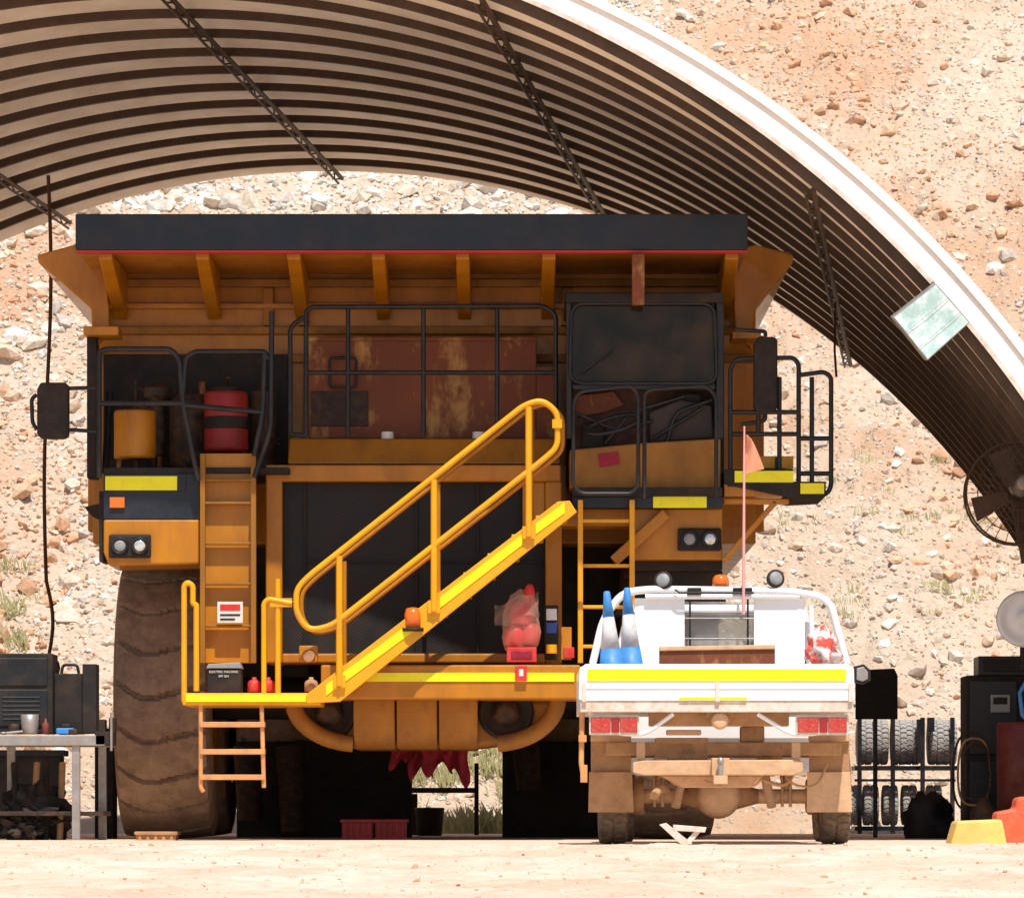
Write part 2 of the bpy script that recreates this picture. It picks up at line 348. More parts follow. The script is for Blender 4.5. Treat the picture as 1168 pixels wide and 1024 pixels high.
OR=[(.72,.48,.31),(.68,.38,.22),(.72,.53,.38),(.74,.61,.48),(.60,.35,.21)]
GW=[(.80,.75,.67),(.72,.66,.58),(.60,.54,.47),(.76,.64,.51),(.84,.80,.74)]
def spos():
    r=random.random()
    if r<.13: return random.uniform(-8.5,2.5), random.uniform(74,80.5)
    if r<.22: return random.uniform(-8.8,-5.5), random.uniform(62,79)
    return random.uniform(-9.0,9.0) if random.random()<.94 else random.uniform(-25,25), 61.9+ (random.random()**.95)*19.5
def ssize(x,y):
    s=.0175*(random.random()**-.45)
    if x<-4.5 : s*=1.3
    if y>74 and x<2.5: s*=1.4
    return min(s,.20 if x<2 else .14)
def scol(x,y):
    p=fbm(x,y,.22,2,11)
    c=random.choice(OR if p+random.uniform(-.25,.25)>.03 else CR)
    if x<2.5 and y>74: c=random.choice(GW)
    k=random.uniform(.88,1.06); return tuple(a*k for a in c)
scatter('slope_rocks',50000,spos,slope_z,ssize,scol,rm,'loose white, grey and orange rocks covering the hillside')
scatter('ground_pebbles',2600,lambda:(random.uniform(-4,4),random.uniform(25.5,33)),ground_z,lambda x,y:.004*min(5,random.random()**-.5),lambda x,y:random.choice([(.66,.48,.34),(.56,.34,.22),(.72,.6,.48)]),rm,'small pebbles scattered over pale dirt')
def grass():
    gmx=M('dry_grass',(.50,.47,.22),.8,var=.4,scale=1.5)
    bb=B(); vs=[];fs=[]
    def tuft(x,y,z,h,k):
        for i in range(k):
            a=random.uniform(0,6.28); r=random.uniform(0,.2); bx=x+r*math.cos(a); by=y+r*math.sin(a); hh=h*random.uniform(.5,1.1); dx=random.uniform(-.5,.5)*hh; dy=random.uniform(-.4,.3)*hh
            w=.004; o=len(vs); vs.extend([(bx-w,by,z-.03),(bx+w,by,z-.03),(bx+dx*.4+w*.6,by+dy*.4,z+hh*.6),(bx+dx,by+dy,z+hh)]); fs.extend([(o,o+1,o+2),(o,o+2,o+3)])
    for i in range(230):
        c=random.random()
        if c<.35: x=random.uniform(-8.5,-6.4); y=random.uniform(63.5,66.5); h=random.uniform(.1,.3)
        elif c<.55: x=random.uniform(3.2,7.2); y=random.uniform(65.0,68.5); h=random.uniform(.05,.16)
        else: x=random.uniform(-1.4,.1); y=random.uniform(61,64.5); h=random.uniform(.15,.4)
        tuft(x,y,max(0,slope_z(x,y)),h,24)
    bb.add(vs,fs,gmx); return bb.obj('grass',kind='stuff',label='sparse dry green-yellow grass tufts on the slope',cat='grass')
grass()

# ------------------------------------------------------------ shelter
YF,YB=41.7,58.0; RD=9.66; ZC=-1.81
def cx(y): return -2.10-.0882*(58-y)
A0=math.asin(1.81/RD)+.0
def arcp(y,a,r=RD): return (cx(y)+r*math.cos(a),y,ZC+r*math.sin(a))
sh=empty('arched_shelter',(cx(50),50,0),'large arched steel shelter with ribbed roof, open at both ends','shelter')
NA=140; angs=[A0+(math.pi-2*A0)*i/NA for i in range(NA+1)]
NR=14; pitch=(YB-YF)/NR
b=B(); vs=[];fs=[]; prof=[]
for k in range(NR):
    for t,dr in((.001,.17),(.04,.165),(.09,.145),(.14,.115),(.20,.08),(.27,.045),(.35,.013),(.44,-.014),(.54,-.037),(.64,-.055),(.74,-.067),(.83,-.073),(.91,-.070),(.96,-.05),(.99,-.01)): prof.append((YF+pitch*(k+t),dr))
prof.append((YB,.12))
for y,dr in prof:
    for a in angs: vs.append(arcp(y,a,RD+dr))
n1=len(angs)
for i in range(len(prof)-1):
    for j in range(NA): fs.append((i*n1+j,i*n1+j+1,(i+1)*n1+j+1,(i+1)*n1+j))
b.add(vs,fs,sheet,False); b.obj('roof_sheet',sh)
def ringbar(y0,y1,r0,r1,m,name,parent,skew=0):
    bb=B(); vs=[];fs=[]
    for a in angs:
        vs+= [arcp(y0,a,r0),arcp(y1,a,r0),arcp(y1+skew,a,r1),arcp(y0+skew,a,r1)]
    for i in range(NA):
        for k in range(4): fs.append((i*4+k,i*4+(k+1)%4,(i+1)*4+(k+1)%4,(i+1)*4+k))
    fs+= [(0,1,2,3),(NA*4,NA*4+1,NA*4+2,NA*4+3)]
    bb.add(vs,fs,m,False); return bb.obj(name,parent)
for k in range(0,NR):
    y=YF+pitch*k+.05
    ringbar(y,y+.07,RD-.125,RD+.14,shade_steel,'groove_shade_bar',sh)  # dark-coloured arches standing in for the shadow grooves between corrugations
ringbar(YF-.05,YF+.02,RD-.03,RD+.25,rimm,'roof_rim',sh,skew=.15)
ringbar(YF-.07,YF-.055,RD-.045,RD-.005,whid,'rim_trim',sh)
for k,ad in enumerate((10.9,30.6,50.3,69.9,89.4,109,128.7,148.4,168)):
    a=math.radians(ad); bb=B(); r1=RD-.14; r2=RD-.20
    bb.tube([arcp(YF+.1,a,r1),arcp(YB,a,r1)],.026,shade_steel,6); 
    da=.004
    bb.tube([arcp(YF+.1,a+da,r2),arcp(YB,a+da,r2)],.014,shade_steel,6)
    zz=[]
    for i in range(45):
        y=YF+.1+(YB-YF-.1)*i/44; zz.append(arcp(y,a+(da if i%2 else 0),r2 if i%2 else r1))
    bb.tube(zz,.010,shade_steel,5)
    bb.obj('roof_purlin',sh)
b=B(); pts=[]
for i in range(60):
    t=i/59; pts.append(P(55+3*math.sin(t*7)+(6*math.sin((t-.85)*20) if t>.85 else 0)-2*t,200+t*545,48)+Vector((0,.05*math.sin(t*9),0)))
b.tube(pts,.018,brown,6); 
b.tube([P(57+10*math.sin(k/12*6.28),752+10-12*math.cos(k/12*6.28),48+.02*k) for k in range(13)],.018,brown,6)
b.obj('hanging_rope',label='brown rope with looped end hanging from the shelter roof',cat='rope')
B().tube([P(953,345,49),P(952,400,49),P(954,430,49)],.012,brown,6).obj('hanging_cable',label='short dark cable hanging from the shelter roof',cat='cable')
# floodlight
fl=empty('floodlight',P(1062,368,41.4),'square floodlight with pale glass fixed to the shelter rim','floodlight')
b=B(); q=[P(1018,362,41.25),P(1068,323,41.25),P(1107,368,41.35),P(1058,412,41.33)]
nv=(q[1]-q[0]).cross(q[3]-q[0]).normalized(); nv=nv if nv.y>0 else -nv
b.hull([p+nv*.02 for p in q],nv*.12,steel); b.obj('housing',fl,.01)
b=B(); cc=sum(q,Vector())/4
b.hull([cc+(p-cc)*.95 for p in q],nv*.015,cyan); 
b.obj('lamp_glass',fl,.003)
b=B()
for f0 in(.36,.72): b.beam(q[0].lerp(q[3],f0)-nv*.010,q[1].lerp(q[2],f0)-nv*.010,.003,.003,steel)
b.obj('glass_guard',fl)
for qq in(q[1],q[2]):
    b=B(); b.tube([qq*.85+cc*.15+nv*.1,qq*.85+cc*.15+nv*.25+Vector((.03,.05,.04))],.02,shade_steel); b.obj('bracket',fl)
# fan
fy=44.5; fc=P(1160,562,fy); fan=empty('workshop_fan',fc,'large round industrial fan with wire guard fixed to the shelter wall','fan')
b=B()
for rr,dy in((.46,0),(.36,-.05),(.26,-.08),(.16,-.1)):
    b.tube([fc+Vector((rr*math.cos(t),dy,rr*math.sin(t))) for t in np.linspace(0,2*math.pi,33)[:-1]],.010 if rr>.4 else .005,shade_steel,6,True)
b.tube([fc+Vector((.46*math.cos(t),.2,.46*math.sin(t))) for t in np.linspace(0,2*math.pi,33)[:-1]],.010,shade_steel,6,True)
for k in range(28):
    a=k*2*math.pi/28; d=Vector((math.cos(a),0,math.sin(a)))
    b.tube([fc+d*.1+Vector((0,-.1,0)),fc+d*.3+Vector((0,-.07,0)),fc+d*.46,fc+d*.46+Vector((0,.2,0))],.004,shade_steel,5)
b.obj('guard',fan)
b=B()
for k in range(4):
    a=k*math.pi/2+.4; d=Vector((math.cos(a),0,math.sin(a))); e=Vector((-math.sin(a),0,math.cos(a)))
    b.hull([fc+d*.08-e*.05+Vector((0,.02,0)),fc+d*.40-e*.12+Vector((0,.02,0)),fc+d*.42+e*.10+Vector((0,.12,0)),fc+d*.08+e*.05+Vector((0,.08,0))],(0,.008,0),shade_steel)
b.obj('blade_set',fan)
B().lathe(fc+Vector((.05,-.13,.08)),(0,1,0),[(.05,0),(.07,.02),(.07,.2),(.1,.22),(.1,.4)],steel,24).obj('motor',fan)
for e_ in(Vector((.75,.4,.1)),Vector((.1,.3,-.62))):
    b=B(); b.beam(fc+Vector((0,.3,0)),fc+e_,.055,.055,shade_steel); b.obj('bracket',fan)

# ------------------------------------------------------------ MINING TRUCK
T=empty('mining_truck',(-.88,47,0),'huge dirty yellow-orange mining dump truck with diagonal front stairway','truck')
def part(bb,name,bev=.008,par=None,label=None): return bb.obj(name,par or T,bev,label=label)
b=B()
by=45.3
b.prism([(44,291),(86,281),(862,281),(902,288),(903,300),(862,354),(862,620),(106,620),(106,352),(44,300)],by+.45,8.4,yel)
b.rect(106,345,862,352,by+.37,.09,yel)
for yy in (46.6,48.2,49.8,51.4,53.0):
    for sx in(-1,1):
        x=X(106,by+.45)-.05 if sx<0 else X(862,by+.45)+.05
        b.box(x-.07,x+.07,yy,yy+.2,2.9,4.75,yel)
b.prism([(42,291),(85,279),(122,286),(125,380),(106,400),(104,352),(44,299)],by,.08,yel)
b.prism([(905,291),(862,279),(835,286),(838,380),(858,400),(860,354),(904,300)],by,.08,yel)
tb=part(b,'dump_body',.015)
b=B(); cy=43.8
zl=Z(286,cy); zt=Z(244,cy)
b.box(X(86,cy),X(853,cy),cy+.12,45.74,zl+.003,zl+.16,yel)
part(b,'canopy_floor',.01,tb)
b=B(); b.rect(86,244,853,285,cy,.12,navy); part(b,'canopy_lip',.01,tb)
b=B(); b.rect(87,285.5,852,288.5,cy-.004,.1,redl); part(b,'lip_stripe',0,tb)
for gx in (122,232,336,432,528,626,834):
    b=B(); xc=X(gx,cy+.3); 
    b.hull([(xc-.06,cy+.16,zl),(xc-.06,45.74,zl),(xc-.06,45.74,zl-.42),(xc-.06,cy+.9,zl-.22),(xc-.06,cy+.16,zl-.06)],(.12,0,0),yel)
    part(b,'canopy_rib',.01,tb)
def piece(name,fn,bev=.008,par=None,label=None):
    b=B(); fn(b); return part(b,name,bev,par,label)
for py in (318,372,404): piece('wall_beam',lambda b:b.rect(108,py,860,py+9,by+.36,.12,yeld),.01,tb)
for px in (108,300,340,640,848): piece('wall_post',lambda b:b.rect(px,328,px+12,371,by+.37,.1,yeld),.01,tb)
piece('body_bracket',lambda b:b.rect(95,372,135,382,44.9,.5,yel))
piece('body_bracket',lambda b:b.rect(835,378,868,386,44.9,.5,yel))
piece('deck_side_shield',lambda b:b.rect(99,384,110,545,45.1,.3,blkd))
b=B(); b.rect(352,386,612,500,45.2,.25,rust)
b.rect(352,384,612,389,45.17,.3,rust)
part(b,'rusty_guard_plate',.01,None,'rust-stained brown guard plate')
b=B(); b.ptube([(376,408),(406,408),(406,442),(376,442)],45.14,.014,blk,.04,6,True); part(b,'guard_latch',.003)
b=B(); b.rect(612,418,634,500,45.2,.3,rust); b.rect(616,422,630,427,45.17,.04,cream); part(b,'guard_side_box',.006)
b=B(); b.rect(355,446,420,486,45.185,.02,brnd); part(b,'inspection_cover',.004)
b=B(); b.rect(118,404,328,545,45.6,.1,blkd)
for k in range(12):
    px=125+k*15; b.cyl(P(px,random.uniform(425,470),45.4),P(px+random.uniform(-8,8),540,45.4),random.uniform(.015,.04),.03,random.choice([blkd,brnd,brnd,rust]),8)
for k in range(5):
    b.tube([P(random.uniform(125,200),random.uniform(430,520),45.3),P(random.uniform(200,260),random.uniform(430,520),45.25),P(random.uniform(260,320),random.uniform(430,520),45.35)],.018,random.choice([blkd,rust,brnd]),7)
b.lathe(P(218,500,45.2),(0,0,1),[(.16,-.3),(.2,-.2),(.2,.3),(.14,.4)],brnd,20); b.lathe(P(180,470,45.2),(0,0,1),[(.07,-.4),(.07,.1),(.13,.14),(.13,.22),(.05,.26)],brnd,20)
b.lathe(P(300,510,45.2),(0,0,1),[(.12,-.3),(.12,.5),(.05,.55)],brnd,16)
part(b,'engine_machinery',.004)
b=B(); hy=44.55
b.hull([P(328,529,hy),P(640,529,hy),P(636,500,hy+.15),P(330,500,hy+.15)],(0,.8,0),yel)
part(b,'hood',.02)
for hx in(442,546): 
    b=B(); c=P(hx,499,44.8); b.cyl(c-Vector((0,0,.05)),c+Vector((0,0,.05)),.06,.055,cream,16); part(b,'filler_cap',.006)
b=B(); gy=44.3
b.rect(303,532,322,756,gy,.7,yel); b.rect(303,530,640,549,gy-.005,.7,yel); b.rect(622,549,641,756,gy,.7,yel); b.rect(322,745,622,756,gy,.5,yel)
b.rect(596,549,622,600,gy+.03,.3,yel)
part(b,'radiator_frame',.015)
b=B(); b.rect(322,549,622,746,gy+.12,.3,gril)
part(b,'radiator_grille',0)
for px in(347,474,544): piece('grille_bar',lambda b:b.rect(px,549,px+2,746,gy+.09,.03,blkd),.002)
for py in (640,): piece('grille_bar',lambda b:b.rect(350,py,622,py+2,gy+.10,.02,blkd),.002)
dy=44.1
piece('side_deck',lambda b:b.rect(118,540,228,592,dy,.12,navy)); piece('deck_floor',lambda b:b.rect(118,533,330,540,dy,1.4,blkd))
piece('reflective_strip',lambda b:b.rect(120,543,202,559,dy-.012,.012,refl),0)
piece('deck_clamp',lambda b:b.rect(202,541,212,560,dy-.014,.014,blk),0)
b=B(); b.prism([(118,592),(228,592),(228,643),(140,645),(124,645),(118,630)],dy,.9,yel); part(b,'headlight_panel',.02)
piece('side_shield',lambda b:b.rect(113,560,119,640,dy+.1,.5,blkd),.005); piece('side_bracket',lambda b:b.prism([(96,578),(114,574),(114,592),(104,588)],dy+.3,.3,blkd),.005)
b=B(); b.rect(125,567,142,579,dy-.03,.03,amber); part(b,'indicator_lamp',.005)
def headlight(px0,py0,px1,py1,y):
    b=B(); b.rect(px0,py0,px1,py1,y-.06,.06,blkd); h=part(b,'headlight',.02)
    w=(px1-px0)
    for k,mm in((.27,grey),(.74,lensw)):
        c=P(px0+w*k,(py0+py1)/2,y-.06); 
        bb=B(); bb.lathe(c,(0,-1,0),[(.07,0),(.078,.02),(.068,.035),(.06,.018)],blk,24); bb.lathe(c,(0,-1,0),[(.06,.012),(.045,.026),(.02,.03)],mm,20); part(bb,'lamp_lens',0,h)
headlight(124,609,172,636,dy)
piece('cab_deck_floor',lambda b:b.rect(653,556,824,566,43.85,2.0,blkd),.004); piece('cab_deck',lambda b:b.rect(653,566,824,579,43.9,.1,navy))
b=B(); b.rect(745,566,806,579,43.885,.012,refl); part(b,'reflective_strip',0)
b=B(); b.rect(722,580,824,638,44.1,1.0,yel); b.rect(640,580,722,600,44.3,.5,yel)
b.prism([(722,638),(824,638),(824,650),(722,650)],44.3,.8,blkd)
part(b,'headlight_panel',.012)
for p0,p1,w_ in(((700,640),(760,585),.10),((825,640),(885,572),.05),((825,572),(900,572),.05)):
    b=B(); b.beam(P(*p0,44.03),P(*p1,44.03),w_,.08,yel); part(b,'deck_strut',.01)
headlight(773,602,823,628,44.1)
b=B(); b.prism([(826,535),(905,535),(905,549),(942,549),(942,566),(905,568),(826,552)],43.9,1.1,blkd); b.rect(826,549,912,566,43.95,1,yel); part(b,'side_platform',.006)
piece('reflective_strip',lambda b:b.rect(838,537,905,550,43.885,.012,refl),0); piece('reflective_strip',lambda b:b.rect(913,551,940,563,43.885,.012,refl),0)
b=B(); b.rect(866,520,905,534,44.3,.4,yel2); b.rect(884,521,890,534,44.29,.01,blk); part(b,'step_box',.008)
b=B(); b.prism([(722,650),(824,650),(830,700),(700,700)],44.6,1.5,blkd); part(b,'fender',.02)
# cab
cb=B(); c0=44.0
cb.prism([(650,513),(735,505),(822,500),(822,557),(650,557)],c0,.05,yeld)
cb.box(X(650,c0),X(655,c0),c0+.051,45.5,Z(557,c0),Z(513,c0),yel); cb.box(X(818,c0),X(822,c0),c0+.051,45.5,Z(557,c0),Z(503,c0),yel)
cab=part(cb,'cab',.012)
b=B(); b.rect(645,333,826,345,c0-.06,1.75,blkd); part(b,'cab_roof',.02,cab)
for a,c in((646,652),(817,826)):
    piece('cab_pillar',lambda b:b.rect(a,345,c,500,c0,.09,blk),.01,cab); piece('cab_pillar',lambda b:b.rect(a,345,c,557,c0+1.4,.09,blk),.01,cab)
piece('cab_beam',lambda b:b.rect(653,438,816,444,c0-.01,.08,blk),.01,cab)
b=B(); b.ptube([(652,346),(815,346),(818,437),(650,437)],c0-.02,.016,blk,.12,8,True); part(b,'windscreen_seal',0,cab)
b=B(); b.rect(653,346,815,438,c0+.03,.008,gl); part(b,'windscreen',0,cab)
b=B(); b.prism([(653,444),(817,444),(817,505),(653,516)],c0+.35,.04,brc); b.prism([(655,452),(700,446),(712,462),(690,470),(655,476)],c0+.3,.04,rust)
part(b,'lower_recess',.006,cab)
b=B(); b.prism([(740,470),(775,455),(812,462),(815,500),(742,505)],c0+.15,.18,cabin); b.rect(770,448,800,464,c0+.2,.1,blkd); b.rect(664,482,690,512,c0+.2,.1,blkd); part(b,'recess_fittings',.02,cab)
for s_ in ([(690,506),(720,470),(780,452)],[(655,470),(700,490),(745,480)],[(745,500),(800,466)],[(760,508),(770,470),(812,456)]):
    b=B(); b.ptube(s_,c0+.12,.016,blk,.1); part(b,'hydraulic_hose',0,cab)
for sx in(647,822):
    b=B(); x=X(sx,c0); b.box(x-.004,x+.004,c0+.09,c0+1.4,Z(498,c0),Z(345,c0),gl); part(b,'side_window',0,cab)
b=B(); b.rect(653,345,818,557,c0+1.5,.05,cabin); part(b,'rear_wall',.01,cab)
b=B(); b.rect(718,402,778,480,c0+.9,.15,rust); b.rect(732,380,764,400,c0+.9,.12,rust); part(b,'seat',.04,cab)
b=B(); b.tube([P(700,484,c0+.05)+Vector((.24*math.cos(t),.06*math.sin(t),.07*math.sin(t)+.06*math.cos(t))) for t in np.linspace(0,6.283,25)[:-1]],.018,blk,6,True); part(b,'steering_wheel',0,cab)
b=B(); b.ptube([(664,425),(700,398)],c0-.04,.009,blk); part(b,'wiper',0,cab)
b=B(); b.prism([(682,518),(705,515),(707,529),(684,533)],c0-.012,.012,pink); part(b,'sticker',.003,cab)
b=B(); b.beam(P(728,290,43.75),P(728,348,43.75),.11,.10,rust); part(b,'canopy_post',.01,tb,'rusty strut under the canopy lip')
def rail(name,segs,y,r=.024,rad=.12,label=None):
    b=B()
    for s_ in segs:
        cl=s_[0]=='c'; pp=s_[1:] if cl else s_
        b.ptube(pp,y,r,blk,rad,8,cl)
    return part(b,name,0,None,label)
rail('deck_railing',[[(113,545),(113,400),(125,398),(195,398),(205,410),(208,455),(226,548)],[(113,460),(208,460)],[(208,455),(212,408),(222,401),(302,401),(306,410)],[(209,462),(300,470)],[(310,355),(309,490),(290,545)],[(302,401),(300,470),(290,520)]],43.95)
rail('hood_railing',[[(349,497),(349,355),(355,350),(620,349),(634,358),(634,490)],[(331,495),(331,372),(347,362)],[(349,425),(634,425)],[(397,352),(397,497)],[(483,352),(483,497)],[(567,352),(567,497)],[(349,497),(331,495)]],44.3,.021)
rail('cab_railing',[['c',(655,447),(720,440),(728,450),(728,555),(720,563),(662,563),(653,552)],[(735,568),(735,450),(742,444),(806,440),(817,452),(817,568)]],43.3,.018)
rail('platform_railing',[[(833,555),(833,420),(840,409),(905,408),(911,415),(911,560)],[(833,470),(911,470)],[(889,430),(889,535)],[(911,428),(940,424),(948,430),(948,565),(911,566)],[(926,430),(926,560)],[(911,500),(948,500)],[(865,495),(865,470)],[(835,495),(911,495)],[(911,540),(948,540)]],43.95,.021)
def mirror(a,bq,c,d,y,arms):
    b=B(); b.prism([(a+4,bq),(c-3,bq),(c,bq+4),(c,d-4),(c-4,d),(a+4,d),(a,d-6),(a,bq+8)],y,.14,blkd); m_=part(b,'mirror',.02)
    for s_ in arms:
        b=B(); b.ptube(s_,y+.06,.018,blk,.05); part(b,'mirror_arm',0,m_)
    b=B(); b.rect(a+5,bq+7,c-5,d-7,y+.142,.006,lensw); part(b,'mirror_glass',0,m_)
mirror(42,436,78,500,43.9,[[(78,443),(112,442)],[(78,490),(112,492)],[(42,450),(36,455),(37,482),(42,490)]])
mirror(860,384,887,470,43.9,[[(873,384),(873,378),(838,376)],[(873,470),(873,480),(845,484)]])
def ladder(px0,px1,py0,py1,rungs,y,m,panel=None,name='ladder',rh=4):
    b=B(); b.rect(px0,py0,px0+6,py1,y,.08,m); b.rect(px1-6,py0,px1,py1,y,.08,m)
    for ry in rungs: b.rect(px0+5,ry,px1-5,ry+rh,y+.03,.08,m)
    if panel: b.rect(px0,py0,px1,py1,y+.13,.05,panel)
    return part(b,name,.006)
ladder(228,292,517,756,[546,572,618,664,712],44.0,yeld,panel=yel,rh=3)
ladder(659,724,570,756,[592,643,690,735],43.8,yel2)
b=B(); b.rect(248,686,277,710,43.97,.02,cream); b.rect(251,689,274,696,43.965,.005,redp); b.rect(251,700,274,702,43.965,.004,blk); b.rect(251,705,268,707,43.965,.004,blk); part(b,'warning_sticker',0)
# stairs
ys_=43.0
st=B()
st.prism([(636,572),(650,571),(658,584),(388,800),(350,802),(349,792)],ys_,.05,yel2)
st.prism([(636,572),(650,571),(658,584),(388,800),(350,802),(349,792)],ys_+.75,.05,yel2)
for k in range(10):
    t=(k+.5)/10; p=P(368+t*275,790-t*216,ys_); st.box(p.x-.14,p.x+.14,ys_+.04,ys_+.76,p.z-.06,p.z-.02,yel2)
stw=part(st,'stairway',.006)
for (a,bb_,c,d) in((372,790,478,712),(502,690,596,618),(611,606,644,582)):
    b=B(); b.prism([(a,bb_-9),(c,d-9),(c,d+3),(a,bb_+3)],ys_-.008,.008,refl); part(b,'reflective_strip',0,stw)
b=B(); yy=ys_-.03
loop=[(338,700),(338,672),(352,657),(598,462),(618,456),(636,470),(636,510),(620,524),(378,714),(352,719)]
b.ptube(loop,yy,.027,yel2,.16,10,True)
for px,t0_,t1_ in((387,634,782),(495,547,697),(603,464,612)): b.ptube([(px,t0_),(px,t1_)],yy,.030,yel2); b.rect(px-7,t1_-12,px+7,t1_+2,yy-.01,.06,yel2)
b.rect(630,478,641,488,yy-.04,.08,yel2)
part(b,'stair_handrail',0,stw)
b=B(); y2=ys_+.78; b.ptube([(p[0]+6,p[1]+4) for p in loop],y2,.020,yel,.16,8,True)
for px,t0_,t1_ in((393,640,782),(500,552,697),(606,468,612)): b.ptube([(px,t0_),(px,t1_)],y2,.020,yel)
part(b,'stair_handrail',0,stw)
b=B(); b.rect(366,758,662,797,43.25,.9,yel); part(b,'bumper',.015)
b=B(); b.rect(208,790,366,804,43.05,1.1,yel2); part(b,'bumper_platform',.012)
piece('reflective_strip',lambda b:b.rect(415,767,655,777,43.238,.012,refl),0); piece('reflective_strip',lambda b:b.rect(212,792,352,800,43.038,.012,refl),0)
def barrel(a,c,m,name,bulge=.30):
    b=B(); x0=X(a,44); x1=X(c,44); z1=Z(798,44); z0=Z(854,44); q=[]
    for t in np.linspace(0,math.pi/2,12): q.append((x0,44.05-bulge*math.cos(t)**.8+ (0 if t<1.5 else .1),z1-(z1-z0)*math.sin(t)))
    q+= [(x0,45.4,z0),(x0,45.4,z1)]
    b.hull(q,(x1-x0,0,0),m); return part(b,name,.015)
barrel(404,451,yeld,'belly_band'); barrel(453,499,yeld,'belly_band'); barrel(501,545,yeld,'belly_band')
b=B(); b.prism([(332,797),(338,815),(352,833),(374,846),(400,852),(548,852),(576,848),(604,836),(626,818),(636,797)],44.0,1.4,yeld); part(b,'axle_housing',.05)
for sg,c in((1,(334,404)),(-1,(636,545))):
    b=B(); pts=[]
    for t in np.linspace(0,1.5,14):
        pts.append(P(c[0]+sg*(1-math.cos(t))*74, 797+math.sin(t)*51,43.92))
    b.tube(pts,[.075]*14,yeld,12); part(b,'belly_side_arch',0)
for c in(375,577):
    b=B(); b.lathe(P(c,812,43.99),(0,-1,0),[(.24,-.02),(.25,.02),(.22,.04),(.2,.0),(.1,.01)],blkd,28); b.lathe(P(c,812,43.99),(0,-1,0),[(.12,0),(.13,.03),(.06,.06)],brnd,24); part(b,'tow_recess',0)
b=B(); b.rect(621,690,637,752,43.6,.12,blkd); b.rect(623,694,635,707,43.59,.01,cream); b.rect(623,710,635,722,43.59,.01,bluem); b.cyl(P(629,735,43.55),P(629,745,43.55),.05,.05,yel2,12); part(b,'isolator_box',.004)
b=B(); b.rect(640,715,652,752,43.6,.12,yel); b.rect(643,738,655,750,43.58,.1,redp); part(b,'switch_box',.004)
b=B(); b.rect(588,759,601,776,43.2,.04,redp); b.rect(592,763,597,771,43.195,.006,cream); part(b,'tow_marker',.003)
b=B(); b.ptube([(210,800),(210,668),(214,664),(220,668),(220,688),(224,690),(224,788)],43.08,.026,yel2,.06,8); part(b,'grab_rail',0)
b=B(); b.ptube([(301,790),(301,688),(306,683),(333,688)],43.08,.024,yel2,.06,8); b.ptube([(317,660),(317,790)],43.1,.026,yel2); b.rect(308,682,333,692,43.07,.05,yel2); part(b,'grab_rail',0)
b=B(); b.ptube([(229,790),(229,898),(232,903)],43.1,.020,orng,.03); b.ptube([(298,790),(301,898)],43.1,.020,orng)
for ry in(826,857,886): b.rect(228,ry-3,302,ry+3,43.06,.16,orng)
part(b,'step_ladder',.004)
b=B(); b.lathe(P(471,720,43.03),(0,0,1),[(.1,0),(.1,.03)],blkd,20); b.lathe(P(471,716,43.03),(0,0,1),[(.075,0),(.075,.12),(.06,.17),(.02,.18)],amber,20); part(b,'warning_beacon',0)
xl=X(133,45.3)+.42; 
def wheel(xc,yc,R,w):
    e=empty('wheel',(xc,yc,R),None,None,T)
    tyre('tyre',e,xc,yc,R,R,w,rub,N=20,depth=.045,nth=420,nu=40,gw=.09,big=True)
    rim('wheel_rim',e,xc,yc,R,R,w,yel)
wheel(xl,46.35,1.32,.86); wheel(-.88*2-xl,46.35,1.32,.86)
for dx in(-2.45,-1.5,1.5,2.45): wheel(-.88+dx,51.4,1.32,.84)
b=B(); b.box(-1.9,.1,45,53.5,1.7,2.7,blkd); b.cyl((-3.0,51.4,1.32),(1.3,51.4,1.32),.3,.3,blkd,16); b.lathe((-.88,51.4,1.32),(0,1,0),[(.2,-.7),(.5,-.4),(.55,0),(.4,.5)],blkd,24)
b.cyl((-3.4,46.35,1.32),(1.6,46.35,1.32),.2,.2,blkd,16); b.box(-2.9,-1.9,46.3,49,1.5,2.9,blkd); b.box(.1,1.4,46.3,49,1.5,2.9,blkd); part(b,'chassis',.02)
b=B(); b.rect(270,845,470,962,49.3,.05,blkd); part(b,'underside_shade_panel',.005); b=B(); b.rect(573,845,690,962,49.3,.05,blkd); part(b,'underside_shade_panel',.005)  # black sheets added under the truck, standing in for the underside shade
for (a,c,d) in((282,318,935),(330,352,948),(600,626,900)):
    b=B(); b.cyl(P(a,850,48.9),P(a+4,d,48.9),.14,.12,brnd,14); part(b,'hydraulic_strut',0)
b=B()
vs=[];fs=[]
for (a,c,dn,sd) in((443,470,26,1),(465,500,40,2),(492,518,30,3),(508,537,46,4),(478,508,34,6)):
    o=len(vs); nI,nJ=8,9
    for j in range(nJ):
        for i in range(nI):
            u=i/(nI-1); v=j/(nJ-1); w_=1-.25*v
            px=(a+c)/2+(u-.5)*(c-a)*w_+3*math.sin(v*4+sd); py=853+v*dn*(.75+.25*math.sin(u*5+sd))
            vs.append(P(px,py,45.25+.1*(sd%3))+Vector((0,.06*math.sin(u*9+sd+v*2)*(.4+v),0)))
    for j in range(nJ-1):
        for i in range(nI-1): fs.append((o+j*nI+i,o+j*nI+i+1,o+(j+1)*nI+i+1,o+(j+1)*nI+i))
b.add(vs,fs,pink,True)
b.obj('red_rags',label='bunch of red rags hanging under the truck front',cat='rags')

